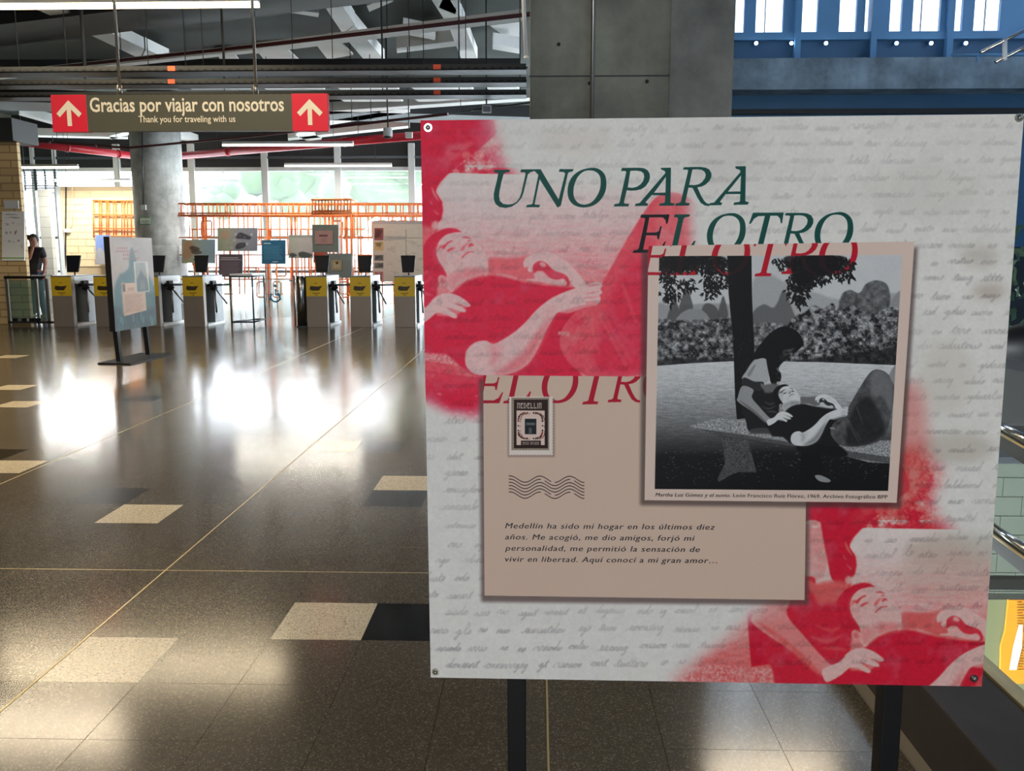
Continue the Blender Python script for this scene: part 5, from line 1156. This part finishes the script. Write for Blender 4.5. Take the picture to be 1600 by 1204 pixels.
for k in range(40):     # rounded rod loops
    x = xL+8+rn.random()*(xR-xL-40); y_ = rn.choice((345, 358, 398, 418, 440)); w0 = rn.choice((12, 16, 22)); h0 = rn.choice((13, 18, 24)); q = [(x+2,y_), (x+w0-2,y_), (x+w0,y_+2), (x+w0,y_+h0-2), (x+w0-2,y_+h0), (x+2,y_+h0), (x,y_+h0-2), (x,y_+2), (x+2,y_)]
    MB().tube([Y(*c, YO+.1) for c in q], .018, 5).build('rod_loop', M['orange'], og)
# projecting box
YX = YO-1.0
for y_ in (312, 330, 334): px_bar((487, y_), (549, y_-.5), .028, YX, 'box_rail')
for k in range(13): px_bar((488+k*5, 312), (488+k*5, 333), .018, YX, 'box_upright')
for (x, y_) in ((487,312), (549,312), (487,333), (549,333)):
    MB().tube([Y(x, y_, YX), Y(x+(3 if x < 500 else 9), y_+3, YO)], .02, 6).build('box_rail', M['orange'], og)
for x in (549, 553, 558): px_bar((x, 330), (x+2, 440), .018, YX+.4, 'box_upright')
# part of the lattice left of the round column
og2 = thing('orange_rod_panel', 'small orange rod panel against the beige wall left of the column', 'structure', Y(175, 372, 26.5))
for y_ in (313, 335, 356, 368): MB().tube([Y(145, y_, 26.5), Y(212, y_+1, 26.5)], .022, 6).build('rail', M['orange'], og2)
for k, x in enumerate((146, 155, 158, 166, 169, 177, 181, 190, 194, 199, 205)): MB().tube([Y(x, 313, 26.5), Y(x+.6, 371, 26.5)], .02, 6).build('upright', M['orange'], og2)
# boards
def pboard(x0, y0, x1, y1, lab, draw, yy=YO-.12, cat='picture board', tx=(0, 0)):
    w0, h0 = int((x1-x0)*4), int((y1-y0)*4); P = Pic(h0, w0, lambda p: (p-[x0, y0])*4, 3); draw(P)
    t = thing('picture_board', lab, cat, Y((x0+x1)/2, y1, yy), 'picture boards on the orange lattice')
    slabquad([Y(x0,y0,yy), Y(x1,y0,yy), Y(x1,y1,yy), Y(x0,y1,yy)], (0, .03, 0), 'board_face', imgmat('board_print', np.clip(P.a*(1+.06*(fbm(h0, w0, 12, int(x0), 3)-.5))[..., None], 0, 1), .5), M['grey'], t)
    for x in (x0+4, x1-4): MB().tube([Y(x, y0+3, yy+.03), Y(x, y0+3, max(YO, yy+.2))], .02, 6).build('bracket', M['orange'], t)
    return t
rc_ = lambda a, b, c, d: [(a, b), (c, b), (c, d), (a, d)]
def wash(P, cols):
    h, w0 = P.a.shape[:2]; u = np.linspace(0, 1, w0)[None, :, None]; cs = [K(*c) for c in cols]; xs = np.linspace(0, 1, len(cs)); P.a[:] = np.stack([np.interp(u[0, :, 0], xs, [c[k] for c in cs]) for k in range(3)], -1)[None]
def d1(P):
    wash(P, [(168,166,140),(170,172,150),(150,170,174),(140,160,172)]); P.put([(288,380),(300,378),(304,395),(288,405)], K(190, 130, 96), None, True, 6, .6)
    for q in ([(296,386),(302,384),(312,388),(308,392),(298,390)], [(298,392),(308,390),(316,395),(304,397)], [(302,406),(308,402),(316,405),(312,408)]): P.put(q, K(84, 74, 66), None, True, 2, .8)
def d2(P):
    wash(P, [(150,156,134),(160,162,142),(146,146,150),(138,140,150),(130,130,142)]); P.put([(345,362),(356,360),(358,370),(348,374)], K(190, 134, 110), None, True, 6, .5)
    for q in ([(369,372),(371,366),(376,363),(384,366),(392,370),(390,374),(380,373)], [(368,388),(370,381),(377,379),(384,380),(383,385),(374,389)]): P.put(q, K(64, 62, 72), None, True, 2, .9)
    for q in ([(372,368),(376,367),(377,369)], [(380,369),(385,370),(382,372)], [(371,383),(380,382),(380,383.5)]): P.put(q, K(110, 110, 118))
    for (x, y_) in ((366,375), (386,381), (362,387), (393,366), (368,366)): P.put(rc_(x-2, y_-2, x+2, y_+2), K(176, 172, 176))
def d3(P):
    wash(P, [(96,80,86),(92,80,90)]); P.put(rc_(345,402,372,403.2), K(196,190,192)); P.put(rc_(344,405,377,406), K(196,190,192))
    for k in range(14): y_ = 409+k*1.5; P.put(rc_(345, y_, 345+random.uniform(24, 31), y_+.55), K(124,114,124))
def d4(P):
    wash(P, [(44,98,128),(40,92,124)]); P.put(rc_(412,379.5,423,380.8), K(190,210,220))
    for k in range(13): y_ = 384+k*1.7; P.put(rc_(412, y_, 412+random.uniform(22, 30), y_+.6), K(84,134,158))
    P.put(rc_(426,408,434,409.5), K(170,196,206))
def d5(P):
    wash(P, [(160,164,150),(172,166,162),(166,162,160)]); P.put(rc_(453,368,488,371), K(140,146,136))
    for q in ([(452,397),(458,395),(464,399),(456,402)], [(466,396),(472,393),(482,395),(488,398),(484,402),(470,402)]): P.put(q, K(60, 66, 66), None, True, 2, .85)
def d6(P):
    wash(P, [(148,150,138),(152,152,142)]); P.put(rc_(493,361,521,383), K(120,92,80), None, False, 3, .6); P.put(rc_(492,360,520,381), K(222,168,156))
    for k in range(5): P.put(rc_(499+k*2.6, 366.5, 501+k*2.6, 369.5), K(120,60,60))
    for k in range(4): P.put(rc_(501, 372+k*2, 511, 372.8+k*2), K(200,140,130))
def d7(P):
    wash(P, [(150,152,142),(154,154,146)]); P.put(rc_(519,407,535,423), K(100,84,60), None, False, 2, .6); P.put(rc_(518,406,534,422), K(206,176,134)); P.put(rc_(521,410,531,418), K(222,198,160)); P.put([(524,409),(528,408),(529,412),(525,413)], K(110,80,50))
def d8(P):
    wash(P, [(214,190,174),(222,204,186),(226,210,190)]); P.put(rc_(582,345,690,350), K(196,176,168))
    for (y0, y1, c) in ((356,375,(150,84,80)), (377,391,(214,176,120)), (398,407,(120,110,104)), (410,419,(130,124,116)), (424,440,(206,132,120))):
        P.put(rc_(585, y0, 599, y1), K(*c))
        for k in range(7): P.put([(random.uniform(585,599), random.uniform(y0,y1)) for _ in range(3)], K(*[v*.6 for v in c]), None, False, 1, .7)
    P.put(rc_(634,358,634.8,400), K(130,120,112)); P.put(rc_(605,371,665,371.8), K(140,130,122)); P.put([(600,368),(634,369),(634,374),(600,376)], K(170,160,150), None, False, 3, .6)
    for k in range(22): x = random.uniform(603, 660); y_ = 376+k*2.4; P.put(rc_(x, y_, x+random.uniform(4, 14), y_+.5), K(150,138,128))
pboard(284,374,336,411, 'pale landscape picture board beside the round column', d1)
pboard(340,356,402,392, 'wide grey picture board with two dark drawings', d2)
pboard(342,397,379,432, 'dark mauve text board below the wide grey board', d3)
pboard(409,375,446,412, 'square blue text board', d4)
pboard(451,367,489,403, 'grey board with dark hills along its bottom', d5)
pboard(488,351,529,394, 'grey board holding a pink card', d6, YX-.05)
pboard(509,396,550,434, 'grey board holding a small tan picture', d7, YX-.1)
pboard(582,345,684,440, 'large cream board with a column of small pictures', d8, YO-.3)
t = pboard(490,392,512,410, 'small orange red plate behind the grey card boards', lambda P: wash(P, [(206,84,60),(214,110,80)]), YX+.02)
t = pboard(149,367,172,413, 'blue mountain picture partly hidden by the small board', lambda P: (wash(P, [(120,140,190),(96,120,170)]), P.put([(149,413),(149,395),(156,386),(162,392),(172,388),(172,413)], K(150,150,156), None, True, 3)), 26.4)
